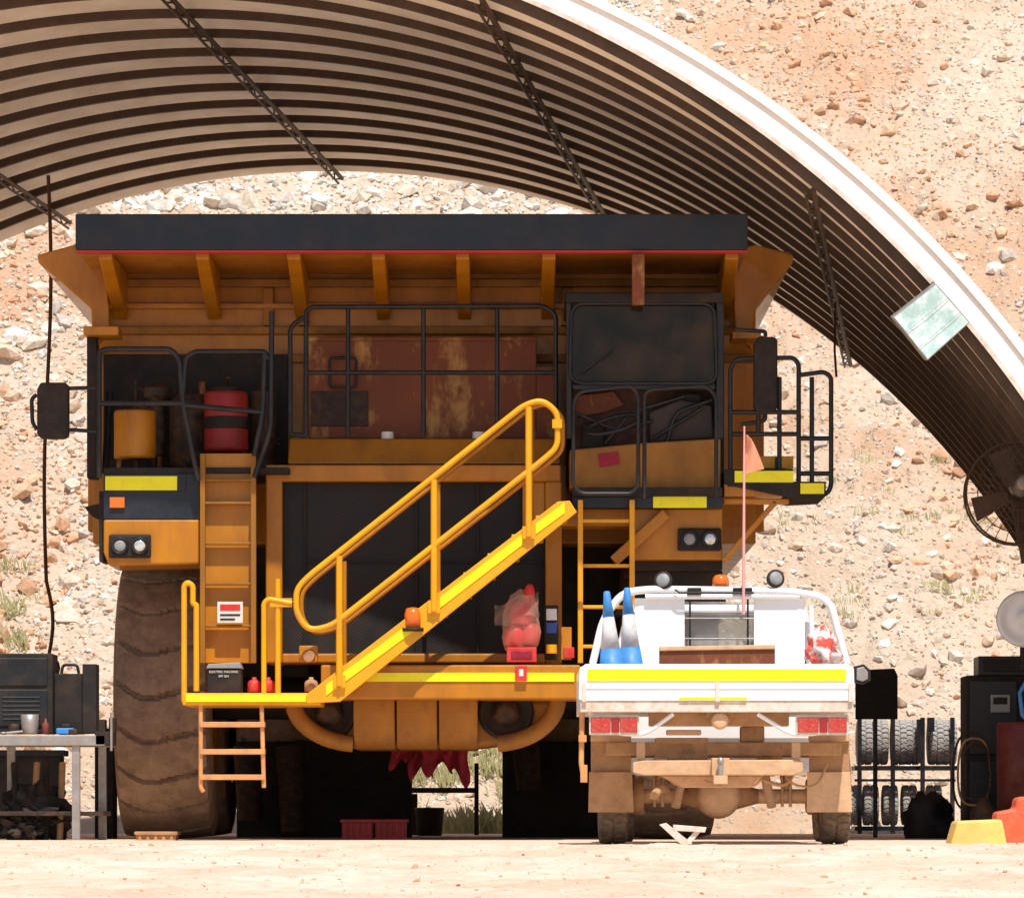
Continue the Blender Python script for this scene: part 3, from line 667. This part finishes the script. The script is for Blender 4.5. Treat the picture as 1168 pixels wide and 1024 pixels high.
# items on the truck
b=B(); c=P(154,523,44.5); b.lathe(c,(0,0,1),[(.185,0),(.19,.02),(.19,.41),(.18,.43),(.15,.425)],yel,32); b.obj('yellow_drum',label='yellow drum standing on the truck deck behind the railing',cat='drum')
dr=empty('red_drum',P(258,515,44.8),'red drum with black lid and strap on the truck deck','drum'); c=P(258,515,44.8)
B().lathe(c,(0,0,1),[(.19,0),(.2,.03),(.2,.5),(.18,.54)],redd,32).obj('drum_body',dr); B().lathe(c+Vector((0,0,.54)),(0,0,1),[(.15,0),(.12,.04),(.03,.06),(.03,.12)],blkd,24).obj('drum_lid',dr); B().lathe(c+Vector((0,0,.2)),(0,0,1),[(.205,0),(.207,.01),(.207,.10),(.205,.11)],blkd,32).obj('strap',dr)
bx=empty('black_case',P(255,790,43.3),'small black equipment case with white lettering on the bumper step','case')
B().rect(236,763,275,790,43.2,.3,blkd).obj('case_body',bx,.01); b=B(); b.prism([(235,762),(237,757),(273,755),(276,762)],43.19,.32,grey); b.obj('case_lid',bx,.006)
text('case_lettering','ELECTRIC MACHINE',P(255,766,43.19),.028,cream,bx); text('case_lettering','SPF 304',P(255,771,43.19),.028,cream,bx)
b=B(); b.rect(341,736,362,755,43.35,.2,yel); b.cyl(P(352,748,43.34),P(352,748,43.3),.06,.05,dusty,14); b.obj('small_motor',label='small dusty yellow motor on the bumper platform',cat='motor',bevel=.01)
for i,(px,m_) in enumerate(((290,redp),(306,redp),(355,dusty))):
    b=B(); c=P(px,789,43.3); b.lathe(c,(0,0,1),[(.055,0),(.06,.01),(.06,.08),(.045,.1),(.02,.11),(.02,.13)],m_,18); b.obj('small_can',label='small red or brown can standing on the bumper step',cat='can',group='small cans on the truck step')
bag=empty('plastic_bag',P(595,756,43.5),'crumpled clear plastic bag holding red containers on the bumper','bag')
def blob(cpt,rx,ry,rz,seed,amp=.18,nu=28,nv=18,shape=None):
    vs=[];fs=[]
    for j in range(nv+1):
        ph=math.pi*j/nv
        for i in range(nu):
            th=2*math.pi*i/nu; d=Vector((math.sin(ph)*math.cos(th),math.sin(ph)*math.sin(th),math.cos(ph)))
            k=1+amp*noise.noise(d*2.3+Vector((seed,0,0)))*1.5+amp*.5*noise.noise(d*6+Vector((seed,3,0)))
            p=Vector((d.x*rx*k,d.y*ry*k,d.z*rz*k))
            if shape: p=shape(p)
            vs.append(Vector(cpt)+p)
    for j in range(nv):
        for i in range(nu): fs.append((j*nu+i,j*nu+(i+1)%nu,(j+1)*nu+(i+1)%nu,(j+1)*nu+i))
    return vs,fs
bmat=bpy.data.materials.new('clear_plastic'); bmat.use_nodes=True; nt=bmat.node_tree; nn=nt.nodes; ll=nt.links
pb=nn['Principled BSDF']; pb.inputs['Base Color'].default_value=(.80,.50,.40,1); pb.inputs['Roughness'].default_value=.2
tr=nn.new('ShaderNodeBsdfTransparent'); mxs=nn.new('ShaderNodeMixShader'); lw_=nn.new('ShaderNodeLayerWeight'); lw_.inputs[0].default_value=.35
rg=nn.new('ShaderNodeMapRange'); rg.inputs['To Min'].default_value=.12; rg.inputs['To Max'].default_value=.7; ll.new(lw_.outputs['Facing'],rg.inputs[0])
ll.new(rg.outputs[0],mxs.inputs[0]); ll.new(tr.outputs[0],mxs.inputs[1]); ll.new(pb.outputs[0],mxs.inputs[2]); ll.new(mxs.outputs[0],nn['Material Output'].inputs['Surface'])
b=B()
b.add(*blob(P(594,714,43.4),.17,.12,.29,2,.14),bmat,True)
vs=[];fs=[]
for j in range(6):
    for i in range(9):
        u=i/8;v=j/5; vs.append(P(564+u*50,690-u*17+v*26+3*math.sin(u*9+j),43.30)+Vector((0,.05*math.sin(u*8+v*4),0)))
for j in range(5):
    for i in range(8): fs.append((j*9+i,j*9+i+1,(j+1)*9+i+1,(j+1)*9+i))
b.add(vs,fs,bmat,True)
b.obj('bag_film',bag)
b=B(); b.rect(578,738,612,755,43.3,.25,redp); b.rect(583,742,607,751,43.29,.01,pink); b.obj('red_container',bag,.02)
for (px,py,r) in((586,737,.10),(603,735,.09),(594,712,.11),(602,692,.05)):
    b=B(); b.lathe(P(px,py,43.42),(.1,0,1),[(r*.9,0),(r,.02),(r,.14),(r*.7,.18),(r*.4,.2)],redp,20); b.obj('red_container',bag)
def crate(a,b0,c,d,y,m,label):
    e=B(); e.rect(a,b0,c,d,y,.4,m)
    for k in range(5):
        px=a+(c-a)*(k+.5)/5; e.rect(px-2,b0+3,px+2,d-3,y-.015,.02,m)
    e.rect(a-2,b0,c+2,b0+4,y-.025,.45,m); e.rect(a,d-4,c,d,y-.02,.42,m)
    return e.obj('plastic_crate',label=label,cat='crate',group='red crates under the truck',bevel=.006)
crate(390,934,425,958,45.0,redd,'red plastic crate on the ground under the truck'); crate(428,934,463,958,45.0,redd,'red plastic crate on the ground under the truck')
crate(155,948,200,961,43.6,dusty,'low dusty brown crate at the front tyre of the truck')
b=B(); b.rect(541,870,546,962,56,.1,blkd); b.rect(470,905,476,962,56,.1,blkd); b.rect(470,898,546,904,56,.1,blkd); b.obj('steel_stand',label='dark steel stand behind the truck',cat='stand')
b=B(); b.lathe(P(490,955,54),(0,0,1),[(.13,-.03),(.16,.3),(.17,.32),(.15,.33)],blkd,20); b.obj('black_bucket',label='black bucket standing behind the truck',cat='bucket')

# ------------------------------------------------------------ PICKUP
U=empty('pickup_truck',(X(817,36.3),38.8,0),'dusty white tray-back pickup truck seen from behind with beacons','pickup')
def up(bb,name,bev=.006,par=None,label=None): return bb.obj(name,par or U,bev,label=label)
uy=36.3
b=B(); b.prism([(661,762),(668,757),(966,757),(974,762),(975,797),(972,799),(664,799),(660,797)],uy,.035,whi)
b.rect(664,783,972,785.5,uy-.008,.01,whi)
tg=up(b,'tailgate',.006)
b=B(); b.rect(670,763,965,776,uy-.010,.01,refl); up(b,'reflective_strip',0,tg); b=B(); b.rect(775,795,852,798,uy-.009,.009,refl); up(b,'reflective_strip',0,tg)
for px in(664,968,816):
    b=B(); b.rect(px,778,px+5,800,uy-.02,.02,whid); up(b,'tailgate_latch',.003,tg)
b=B(); b.rect(662,799,973,812,uy+.01,.12,whid); x0=X(662,uy);x1=X(973,uy)
zt=Z(799,uy)
b.box(x0,x1,uy+.13,38.5,Z(812,uy)+.01,zt,whid)
up(b,'tray_floor',.006)
for sx in(x0,x1-.035):
    b=B(); b.box(sx,sx+.035,uy+.04,38.48,zt,Z(760,uy),whi); up(b,'tray_side',.004)
hb=38.5
b=B()
b.ptube([(676,757),(688,705),(710,676),(738,672),(900,674),(936,680),(948,690),(966,757)],hb,.03,whi,.12,10)
b.ptube([(720,690),(720,757)],hb,.02,whi); b.ptube([(925,690),(928,757)],hb,.02,whi)
b.ptube([(736,680),(912,680)],hb,.024,whi)
b.rect(724,682,781,757,hb+.03,.03,whi); b.rect(860,682,918,757,hb+.03,.03,whi); b.rect(781,738,860,757,hb+.03,.03,whi)
hbo=up(b,'headboard',.004)
b=B()
for px in(787,853): b.ptube([(px,683),(px,738)],hb+.02,.008,blk,0,6)
for py in(705,728): b.ptube([(781,py),(860,py)],hb+.015,.006,steel,0,5)
up(b,'window_guard',0,hbo)
ucx=1.60
b=B(); 
def ring(y,zlo,zhi,w0,w1): return [(ucx-w0,y,zlo),(ucx-w1,y,zhi),(ucx+w1,y,zhi),(ucx+w0,y,zlo)]
secs=[ring(38.62,.55,1.27,.84,.82),ring(40.15,.55,1.22,.84,.82),ring(41.0,.55,1.08,.84,.78),ring(41.35,.55,.95,.80,.72)]
vs=[v for s_ in secs for v in s_]; fs=[]
for i in range(3):
    for k in range(4): fs.append((i*4+k,i*4+(k+1)%4,(i+1)*4+(k+1)%4,(i+1)*4+k))
fs+=[[0,1,2,3],[12,13,14,15]]
b.add(vs,fs,whi); ucab=up(b,'cab_body',.04)
b=B(); b.hull([(ucx-.68,38.62,1.80),(ucx-.60,38.62,1.87),(ucx+.60,38.62,1.87),(ucx+.68,38.62,1.80)],(0,1.05,.0),whi); up(b,'cab_roof',.02,ucab)
for sx in(-1,1):
    b=B(); b.beam((ucx+sx*.80,38.68,1.24),(ucx+sx*.66,38.68,1.82),.10,.08,whi); up(b,'cab_pillar',.01,ucab)
    b=B(); b.beam((ucx+sx*.80,40.15,1.2),(ucx+sx*.64,39.62,1.83),.06,.06,whi); up(b,'cab_pillar',.01,ucab)
    b=B(); b.beam((ucx+sx*.81,39.3,1.24),(ucx+sx*.67,39.3,1.82),.05,.05,blkd); up(b,'cab_pillar',.01,ucab)
    b=B(); x=ucx+sx*.80; b.hull([(x,38.75,1.25),(x,40.1,1.23),(x-sx*.15,39.62,1.80),(x-sx*.14,38.75,1.80)],(sx*.006,0,0),gl3); up(b,'side_window',0,ucab)
    b=B(); b.lathe((ucx+sx*.36,39.2,1.12),(0,0,1),[(.2,-.2),(.22,0),(.2,.2),(.1,.27)],grey,16); b.box(ucx+sx*.36-.11,ucx+sx*.36+.11,39.15,39.25,1.42,1.60,grey); up(b,'seat',.02,ucab)
b=B(); b.rect(726,686,914,736,38.63,.005,gl2); up(b,'rear_window',0,ucab)
b=B(); b.hull([(ucx-.78,39.85,1.16),(ucx+.78,39.85,1.16),(ucx+.78,39.75,1.30),(ucx-.78,39.75,1.30)],(0,.35,0),whid); up(b,'dashboard',.02,ucab)
b=B(); b.hull([(ucx-.62,39.66,1.81),(ucx+.62,39.66,1.81),(ucx+.78,40.14,1.23),(ucx-.78,40.14,1.23)],(0,.005,.003),gl3); up(b,'windscreen',0,ucab)
b=B(); b.prism([(974,760),(985,757),(993,764),(993,776),(985,780),(974,778)],39.9,.1,blkd); b.prism([(977,762),(985,760),(990,766),(990,774),(984,777),(977,775)],39.89,.008,steel); b.ptube([(974,770),(952,775)],39.95,.012,blk); up(b,'side_mirror',.01)
b=B(); b.lathe(P(822,674,38.7),(0,0,1),[(.09,0),(.09,.02)],blkd,20); b.lathe(P(822,671,38.7),(0,0,1),[(.065,0),(.065,.07),(.05,.1),(.02,.11)],amber,20); up(b,'warning_beacon',0)
for px,py,tx_ in((757,662,-.3),(884,660,.3)):
    b=B(); c=P(px,py,38.5); ax=(tx_,-1,.15); b.lathe(c,ax,[(.03,-.07),(.06,-.035),(.070,0),(.072,.02),(.064,.024)],blkd,20); b.lathe(c,ax,[(.056,.02),(.05,.032),(.02,.038)],grey,20); b.cyl(c,P(px,678,38.55),.012,.012,blkd,8); up(b,'work_lamp',0)
b=B(); b.rect(784,670,800,678,38.46,.05,blkd); b.rect(836,670,858,676,38.46,.05,blkd); b.ptube([(770,672),(775,676),(860,676)],38.45,.008,blk); up(b,'lamp_cable',.003)
b=B(); b.ptube([(672,812),(700,836),(735,838),(768,814)],uy+.08,.016,whi,.08); up(b,'tray_brace',0)
b=B(); b.ptube([(966,812),(938,836),(903,838),(864,814)],uy+.08,.016,whi,.08); up(b,'tray_brace',0)
for a,c in((672,729),(908,968)):
    b=B(); b.rect(a,815,c,838,uy+.05,.05,whid); tl=up(b,'tail_light',.006)
    for (e,f_,mm) in((a+2,(a+c)/2-4,taill),((a+c)/2-3,(a+c)/2+6,redd),((a+c)/2+7,c-2,taill)):
        b=B(); b.rect(e,818,f_,835,uy+.035,.02,mm); up(b,'tail_light_lens',.004,tl)
b=B(); b.lathe(P(821,822,uy+.1),(0,-1,0),[(.06,0),(.065,.03),(.05,.05),(.02,.055)],dustyl,20); b.rect(806,812,836,818,uy+.1,.05,dusty); up(b,'number_plate_lamp',.003)
b=B()
for sx in(-.42,.34): b.box(ucx+sx,ucx+sx+.08,uy+.5,41.0,.52,.68,dusty)
for yy in(uy+.35,uy+1.0,uy+1.7): b.box(ucx-.9,ucx+.85,yy,yy+.06,.66,.76,dusty)
b.rect(740,812,900,828,uy+.2,.1,dusty); b.rect(760,832,800,838,uy+.3,.1,dustyl); b.rect(845,828,872,846,uy+.4,.2,dusty)
up(b,'chassis',.01)
b=B(); b.prism([(722,869),(734,867),(905,866),(916,868),(916,880),(905,884),(734,884),(722,881)],uy+.15,.09,dustyl); b.rect(726,846,736,869,uy+.2,.06,dustyl); b.rect(903,846,913,868,uy+.2,.06,dustyl); b.rect(748,841,808,866,uy+.35,.25,dusty); b.prism([(752,884),(872,884),(855,898),(780,898)],uy+.25,.1,dustyl)
up(b,'rear_bumper_bar',.008)
b=B(); b.rect(812,864,832,884,uy+.05,.12,dustyl); b.rect(814,884,830,894,uy-.02,.2,dustyl); b.cyl(P(822,884,uy+.0),P(822,872,uy+.0),.02,.02,steel,10); b.lathe(P(822,868,uy),(0,0,1),[(.01,-.03),(.025,-.01),(.025,.01),(.01,.03)],steel,14); up(b,'tow_hitch',.004)
for a in(674,923):
    b=B(); b.rect(a,842,a+46,882,uy+.50,.02,dusty); b.prism([(a-2,880),(a+47,880),(a+49,926),(a-3,926)],uy+.46,.015,dusty if a<800 else dustyl); b.rect(a,838,a+46,845,uy+.45,.1,dustyl); up(b,'mud_flap',.004)
wy=37.1
b=B(); b.cyl((ucx-.7,wy,.36),(ucx+.7,wy,.36),.055,.055,dustyl,14); b.lathe((ucx-.05,wy-.02,.36),(0,1,0),[(.04,-.19),(.10,-.18),(.14,-.14),(.16,-.1),(.17,0),(.12,.16),(.05,.25)],dustyl,24); b.lathe((ucx-.05,wy,.36),(1,0,0),[(.05,-.32),(.10,-.14),(.14,0),(.10,.14),(.05,.32)],dusty,20)
for k in range(10):
    a=k*math.pi/5; c=Vector((ucx-.05+.15*math.cos(a),wy-.12,.36+.15*math.sin(a))); b.cyl(c,c+Vector((0,-.03,0)),.012,.012,dusty,6)
for sx in(-.66,.66): b.lathe((ucx+sx,wy,.36),(1,0,0),[(.12,-.05),(.14,-.03),(.14,.05)],dusty,20)
up(b,'rear_axle',0)
for sx in(-.5,.46):
    b=B()
    for k in range(5): b.tube([(ucx+sx,uy+.30+.12*k,.60-.045*k),(ucx+sx,wy,.50-.03*k),(ucx+sx,37.9-.14*k,.60-.045*k)],.020,dustyl if k%2 else dusty,6)
    b.lathe((ucx+sx-.05,uy+.30,.60),(1,0,0),[(.04,0),(.04,.1)],dustyl,12); b.tube([(ucx+sx+.03,wy-.06,.28),(ucx+sx+.03,wy-.06,.56)],.012,dustyl,6); b.tube([(ucx+sx-.03,wy-.06,.28),(ucx+sx-.03,wy-.06,.56)],.012,dustyl,6)
    up(b,'leaf_spring',0)
    b=B(); b.cyl((ucx+sx*.75,wy-.2,.28),(ucx+sx*.65,wy-.12,.50),.035,.035,dustyl,12); b.cyl((ucx+sx*.65,wy-.12,.50),(ucx+sx*.55,wy,.70),.022,.022,dusty,12); up(b,'shock_absorber',0)
b=B(); b.tube([(ucx-.45,36.9,.4),(ucx-.5,36.6,.42),(ucx-.55,36.45,.36)],.035,dusty,10); up(b,'exhaust_pipe',0)
for kk in range(5):
    b=B(); xs0=ucx-.5+kk*.22; b.tube(rnd([Vector((xs0,36.58,.62)),Vector((xs0+.08,36.56,.44+.04*(kk%2))),Vector((xs0+.28,36.56,.42)),Vector((xs0+.36,36.6,.60))],.1),.009+.004*(kk%2),random.choice([dustyl,blkd,dusty]),6); up(b,'brake_hose',0)
for sx in(-1,1):
    for (xx,yy_) in((ucx+sx*.835-.005,wy+.1),(1.75+sx*.85,40.7)):
        e=empty('wheel',(xx,yy_,.37),None,None,U); tyre('tyre',e,xx,yy_,.37,.37,.21,rubu,N=34,depth=.012,nth=200,nu=16); rim('wheel_rim',e,xx,yy_,.37,.37,.21,dusty)
b=B(); b.ptube([(664,812),(663,870),(666,888)],uy+.1,.02,orng,.02); b.rect(660,838,669,846,uy+.05,.06,orng); b.rect(662,872,670,892,uy+.06,.05,orng); up(b,'hanging_strap',.003)
def cone(px,pyb,pyt,y,tilt,label):
    base=P(px,pyb,y); e=empty('traffic_cone',base,label,'cone',group='blue and white cones in the pickup tray')
    top=P(px+tilt,pyt,y); ax=(top-base); H=ax.length; R=lambda t:.118-.1*t
    b=B(); b.lathe(base,ax,[(R(.45),H*.45),(R(.78),H*.78)],conew,28); b.obj('cone_body',e)
    B().lathe(base,ax,[(R(.76)+.002,H*.76),(.024,H*.99),(.016,H)],blue,28).obj('cone_tip',e)
    B().lathe(base,ax,[(R(.03)+.002,.03),(R(.46)+.002,H*.46)],blue,28).obj('cone_band',e)
    b=B(); b.box(base.x-.13,base.x+.13,y-.13,y+.13,base.z,base.z+.03,blue); b.obj('cone_base',e,.015)
    return e
cone(700,796,674,36.62,-8,'blue and white cone leaning in the pickup tray'); cone(722,796,670,36.84,-7,'taller blue and white cone standing in the pickup tray')
b=B(); b.prism([(752,738),(884,736),(884,800),(752,800)],37.6,.05,rust)
b.prism([(752,737),(884,735),(884,740),(752,742)],37.58,.08,dustyl)
b.obj('rusty_board',label='rust-brown toolbox board standing in the pickup tray',cat='board',bevel=.006)
b=B(); b.add(*blob(P(938,742,36.8),.12,.13,.15,5,.35),bagm,True); b.obj('rubbish_bag',label='crumpled white and red plastic bag in the pickup tray',cat='bag')
wf=empty('whip_flag',P(848,680,38.45),'tall pink safety whip with orange flag on the pickup headboard','flag')
b=B(); b.tube([P(848,700,38.45),P(848.5,600,38.45),P(849,486,38.45)],[.013,.011,.007],pinkp,8); b.obj('pole',wf)
b=B(); vs=[];fs=[]; 
for j in range(9):
    for i in range(7):
        u=i/6;v=j/8; px=849+u*20*(v**.7+.15); py=496+v*45*(1-.15*u)
        vs.append(P(px,py,38.45)+Vector((0,.04*math.sin(u*5+v*3),0)))
for j in range(8):
    for i in range(6): fs.append((j*7+i,j*7+i+1,(j+1)*7+i+1,(j+1)*7+i))
b.add(vs,fs,oflag,True); b.obj('flag_cloth',wf)

# ------------------------------------------------------------ side items
wb=empty('workbench',P(60,962,44),'steel workbench with tools under the shelter','workbench')
y0=43.6
b=B(); b.rect(-60,838,120,850,y0,1.0,steel); b.obj('bench_top',wb,.006)
for px in(-50,8,82,112):
    B().rect(px,850,px+9,963,y0+.03 if px in(-50,82) else y0+.85,.07,steel).obj('leg',wb,.004)
B().rect(-60,925,118,930,y0+.1,.8,brnd).obj('shelf',wb,.004)
b=B(); b.rect(-8,745,60,836,y0+.2,.5,blkd); b.rect(-4,750,54,782,y0+.185,.02,blk); b.rect(-4,786,54,828,y0+.185,.02,blk)
for k in range(6): b.rect(2,794+k*5,46,796+k*5,y0+.175,.015,blk)
b.obj('black_tool_cabinet',label='black metal tool cabinet on the workbench',cat='cabinet',bevel=.008)
b=B(); b.rect(62,768,98,836,y0+.3,.4,blkd); b.rect(94,757,110,836,y0+.25,.3,blkd); b.ptube([(70,768),(72,758),(88,758),(90,768)],y0+.45,.015,blk,.03); b.obj('black_case',label='black carrying case standing on the workbench',cat='case',bevel=.01)
c=P(34,837,y0+.12); B().lathe(c,(0,0,1),[(.06,0),(.075,.02),(.08,.17),(.07,.175),(.065,.03)],steel,24).obj('metal_cup',label='dented metal cup on the workbench',cat='cup')
b=B(); b.lathe(P(16,837,y0+.15),(0,0,1),[(.05,0),(.055,.01),(.055,.07),(.045,.09),(.02,.095)],brnd,18); b.obj('brown_tin',label='small dark brown tin on the workbench',cat='tin')
b=B(); b.lathe(P(52,837,y0+.1),(0,0,1),[(.03,0),(.033,.01),(.033,.09),(.015,.11),(.012,.14)],redk,16); b.obj('spray_can',label='small dark red spray can on the workbench',cat='can')
b=B(); b.tube([P(4,836,y0+.06),P(26,834,y0+.05)],.012,steel,8); b.lathe(P(4,836,y0+.06),(0,0,1),[(.03,-.01),(.03,.012)],steel,10); b.obj('spanner',label='steel spanner lying on the workbench',cat='tool')
b=B(); b.rect(64,830,84,837,y0+.1,.15,blue); b.rect(70,825,80,830,y0+.12,.1,blkd); b.rect(78,831,88,837,y0+.08,.1,brnd); b.obj('blue_box',label='small blue parts box on the workbench',cat='box',bevel=.01)
vz=empty('bench_vice',P(120,850,y0+.1),'dark cast bench vice on the corner of the workbench','vice')
b=B(); b.rect(108,834,130,850,y0+.0,.25,blkd); b.rect(112,820,120,836,y0,.2,blkd); b.rect(124,818,131,836,y0,.2,blkd); b.obj('vice_jaw',vz,.01); B().ptube([(127,812),(127,856)],y0-.05,.012,steel).obj('handle',vz)
b=B()
b.add(*blob(P(40,930,y0+.5),.3,.25,.25,3,.5),blkd,False); b.add(*blob(P(25,945,y0+.3),.18,.15,.12,8,.5),blkd,False); b.obj('dark_sack',label='dark sack slumped beneath the workbench',cat='sack')
for i in range(4):
    b=B(); px=20+i*16; b.tube([P(px,962,y0+.3),P(px+random.uniform(-10,10),870,y0+.6)],.03,random.choice([blkd,steel,dusty]),8); b.obj('steel_bar',label='steel bar leaning under the workbench',cat='bar',group='steel bars under the workbench')
b=B(); b.rect(108,850,130,963,46.5,.4,blkd); b.rect(112,830,126,850,46.5,.3,blkd); b.obj('black_post_stand',label='black post stand beside the workbench',cat='stand',bevel=.01)
b=B(); b.rect(-60,860,70,960,46.0,.3,blkd); b.rect(-60,855,74,862,45.95,.4,blk); b.obj('dark_cupboard',label='low dark steel cupboard behind the workbench',cat='cupboard',bevel=.01)

ry=60.55
b=B()
for px in(980,1018,1052,1086): b.rect(px-2,818,px+3,951,ry-.05,.05,blk); b.rect(px-2,818,px+3,951,ry+.55,.05,blk)
for py in(873,942): b.rect(975,py,1092,py+5,ry-.04,.64,blk)
b.rect(975,888,1090,891,ry-.04,.05,blk); b.rect(1058,818,1066,834,ry-.1,.1,blk); b.rect(1046,820,1050,870,ry-.1,.1,blk)
b.obj('steel_rack',label='black steel two-level rack holding dusty spare tyres',cat='rack')
for py,R in((873,.28),(942,.25)):
    for px in(983,1001,1022,1037,1064,1079) if py<900 else(970,990,1012,1034,1062):
        yy=ry+.28; tyre('spare_tyre',None,X(px,yy)+.03,yy,Z(py,yy)+R+.01,R,.18,rubg,N=26,depth=.02,nth=150,nu=16,label='pale dusty spare tyre standing on the rack',cat='tyre',group='spare tyres on the rack')
b=B(); b.prism([(976,764),(1020,762),(1024,770),(1024,820),(976,820)],49.2,.06,blkd); b.rect(996,820,1001,958,49.22,.05,blk); b.obj('black_board',label='black board on a post beside the tyre rack',cat='board',bevel=.008)
b=B(); b.add(*blob(P(1058,938,47),.24,.25,.28,4,.25),blkd,True); b.obj('black_sack',label='black rubbish sack on the ground by the rack',cat='sack')
cbn=empty('black_cabinet',P(1150,963,46),'tall black steel workshop cabinet with equipment on it','cabinet')
B().rect(1102,770,1220,962,46.4,.6,blkd).obj('cabinet_body',cbn,.01)
b=B(); b.rect(1106,776,1160,860,46.37,.03,blk); b.obj('door',cbn,.006); b=B(); b.rect(1106,868,1160,955,46.37,.03,blk); b.obj('door',cbn,.006)
b=B(); b.rect(1116,748,1200,770,46.3,.5,blk); b.rect(1122,752,1190,766,46.28,.02,blkd); b.obj('equipment_box',cbn,.008)
b=B(); b.rect(1130,792,1152,812,46.33,.03,grey); b.rect(1133,795,1149,803,46.325,.006,blkd); b.obj('gauge_panel',cbn,.004)
b=B()
for k,rr in enumerate((.23,.2,.17)): b.tube([P(1108+k*3,880,45.8)+Vector((rr*.75*math.cos(t),.3*rr*math.sin(t*2),rr*1.7*math.sin(t)+.03*math.sin(3*t))) for t in np.linspace(0,6.283,41)[:-1]],.011,dusty if k==1 else brnd,6,True)
b.obj('coiled_hose',label='coiled dusty hose hanging on the black cabinet',cat='hose')
ac=P(1158,928,45.2)
b=B(); b.lathe(ac+Vector((.1,0,0)),(0,0,1),[(.25,0),(.27,.02),(.27,.4),(.275,.41),(.27,.42),(.27,.8),(.25,.84)],redk,32); b.obj('dark_red_drum',label='dark red steel drum beside the cabinet',cat='drum')
B().rect(1125,926,1200,962,45.2,.6,blkd).obj('low_pallet',label='dark pallet base under the red drum',cat='pallet',bevel=.01)
b=B(); b.lathe(P(1122,962,44.8),(0,0,1),[(.10,0),(.12,.02),(.12,.3),(.06,.36),(.04,.42)],brnd,20); b.obj('gas_bottle',label='short dirty brown bottle standing by the cabinet',cat='bottle')
b=B(); c=P(1168,706,45); b.lathe(c,(0,-1,0),[(.25,0),(.26,.05),(.23,.09),(.19,.05),(.08,.06),(.07,.10),(.02,.11)],whi,32); b.tube([c+Vector((0,.05,-.2)),c+Vector((.0,.1,-.45))],.03,blkd,8); b.obj('white_pedestal_fan',label='white round wall fan on a dark post',cat='fan')
b=B(); b.tube([P(1172,775,45),P(1163,790,45),P(1166,815,45),P(1180,830,45)],.02,blue,8); b.obj('blue_hose',label='short pale blue hose by the cabinet',cat='hose')
b=B(); b.prism([(1083,968),(1092,936),(1143,934),(1150,968)],38,.5,yblk); b.obj('yellow_wheel_chock',label='yellow painted wheel chock on the dirt',cat='chock',bevel=.02)
b=B(); b.prism([(1150,965),(1135,940),(1137,926),(1158,922),(1160,910),(1168,908),(1200,915),(1200,965)],39,.35,redor); b.obj('orange_barrier_block',label='orange-red plastic barrier block on the dirt',cat='barrier',bevel=.02)
b=B(); b.prism([(752,940),(760,938),(790,962),(778,964)],36.0,.05,whid); b.prism([(768,940),(806,943),(804,949),(768,947)],36.0,.1,whid); b.prism([(796,943),(802,945),(785,965),(777,965)],36.02,.05,whid); b.obj('folding_step',label='small dusty white folding step under the pickup',cat='step',bevel=.003)

# ------------------------------------------------------------ light, camera
el=math.radians(62); az=math.radians(12)
S=Vector((math.sin(az)*math.cos(el),-math.cos(az)*math.cos(el),math.sin(el)))
L=bpy.data.lights.new('sun','SUN'); L.energy=5; L.angle=math.radians(.5); L.color=(1,.96,.90)
lo=bpy.data.objects.new('sun',L); COL.objects.link(lo); lo.rotation_euler=S.to_track_quat('Z','Y').to_euler(); lo.location=(0,0,60)
w=bpy.data.worlds.new('World'); sc.world=w; w.use_nodes=True; nt=w.node_tree
sk=nt.nodes.new('ShaderNodeTexSky'); sk.sky_type='NISHITA'; sk.sun_disc=False; sk.sun_elevation=el; sk.sun_rotation=math.pi-az
bg=nt.nodes['Background']; bg.inputs[1].default_value=.12; nt.links.new(sk.outputs[0],bg.inputs[0])
cam=bpy.data.cameras.new('camera'); co=bpy.data.objects.new('camera',cam); COL.objects.link(co); co.location=(0,0,EYE); co.rotation_euler=(math.pi/2,0,0)
cam.sensor_width=36; cam.lens=F/1168*36; cam.shift_y=(HY-512)/1168; cam.clip_end=2000; cam.clip_start=.5
sc.camera=co
sc.view_settings.view_transform='Standard'; sc.view_settings.look='None'; sc.view_settings.exposure=0
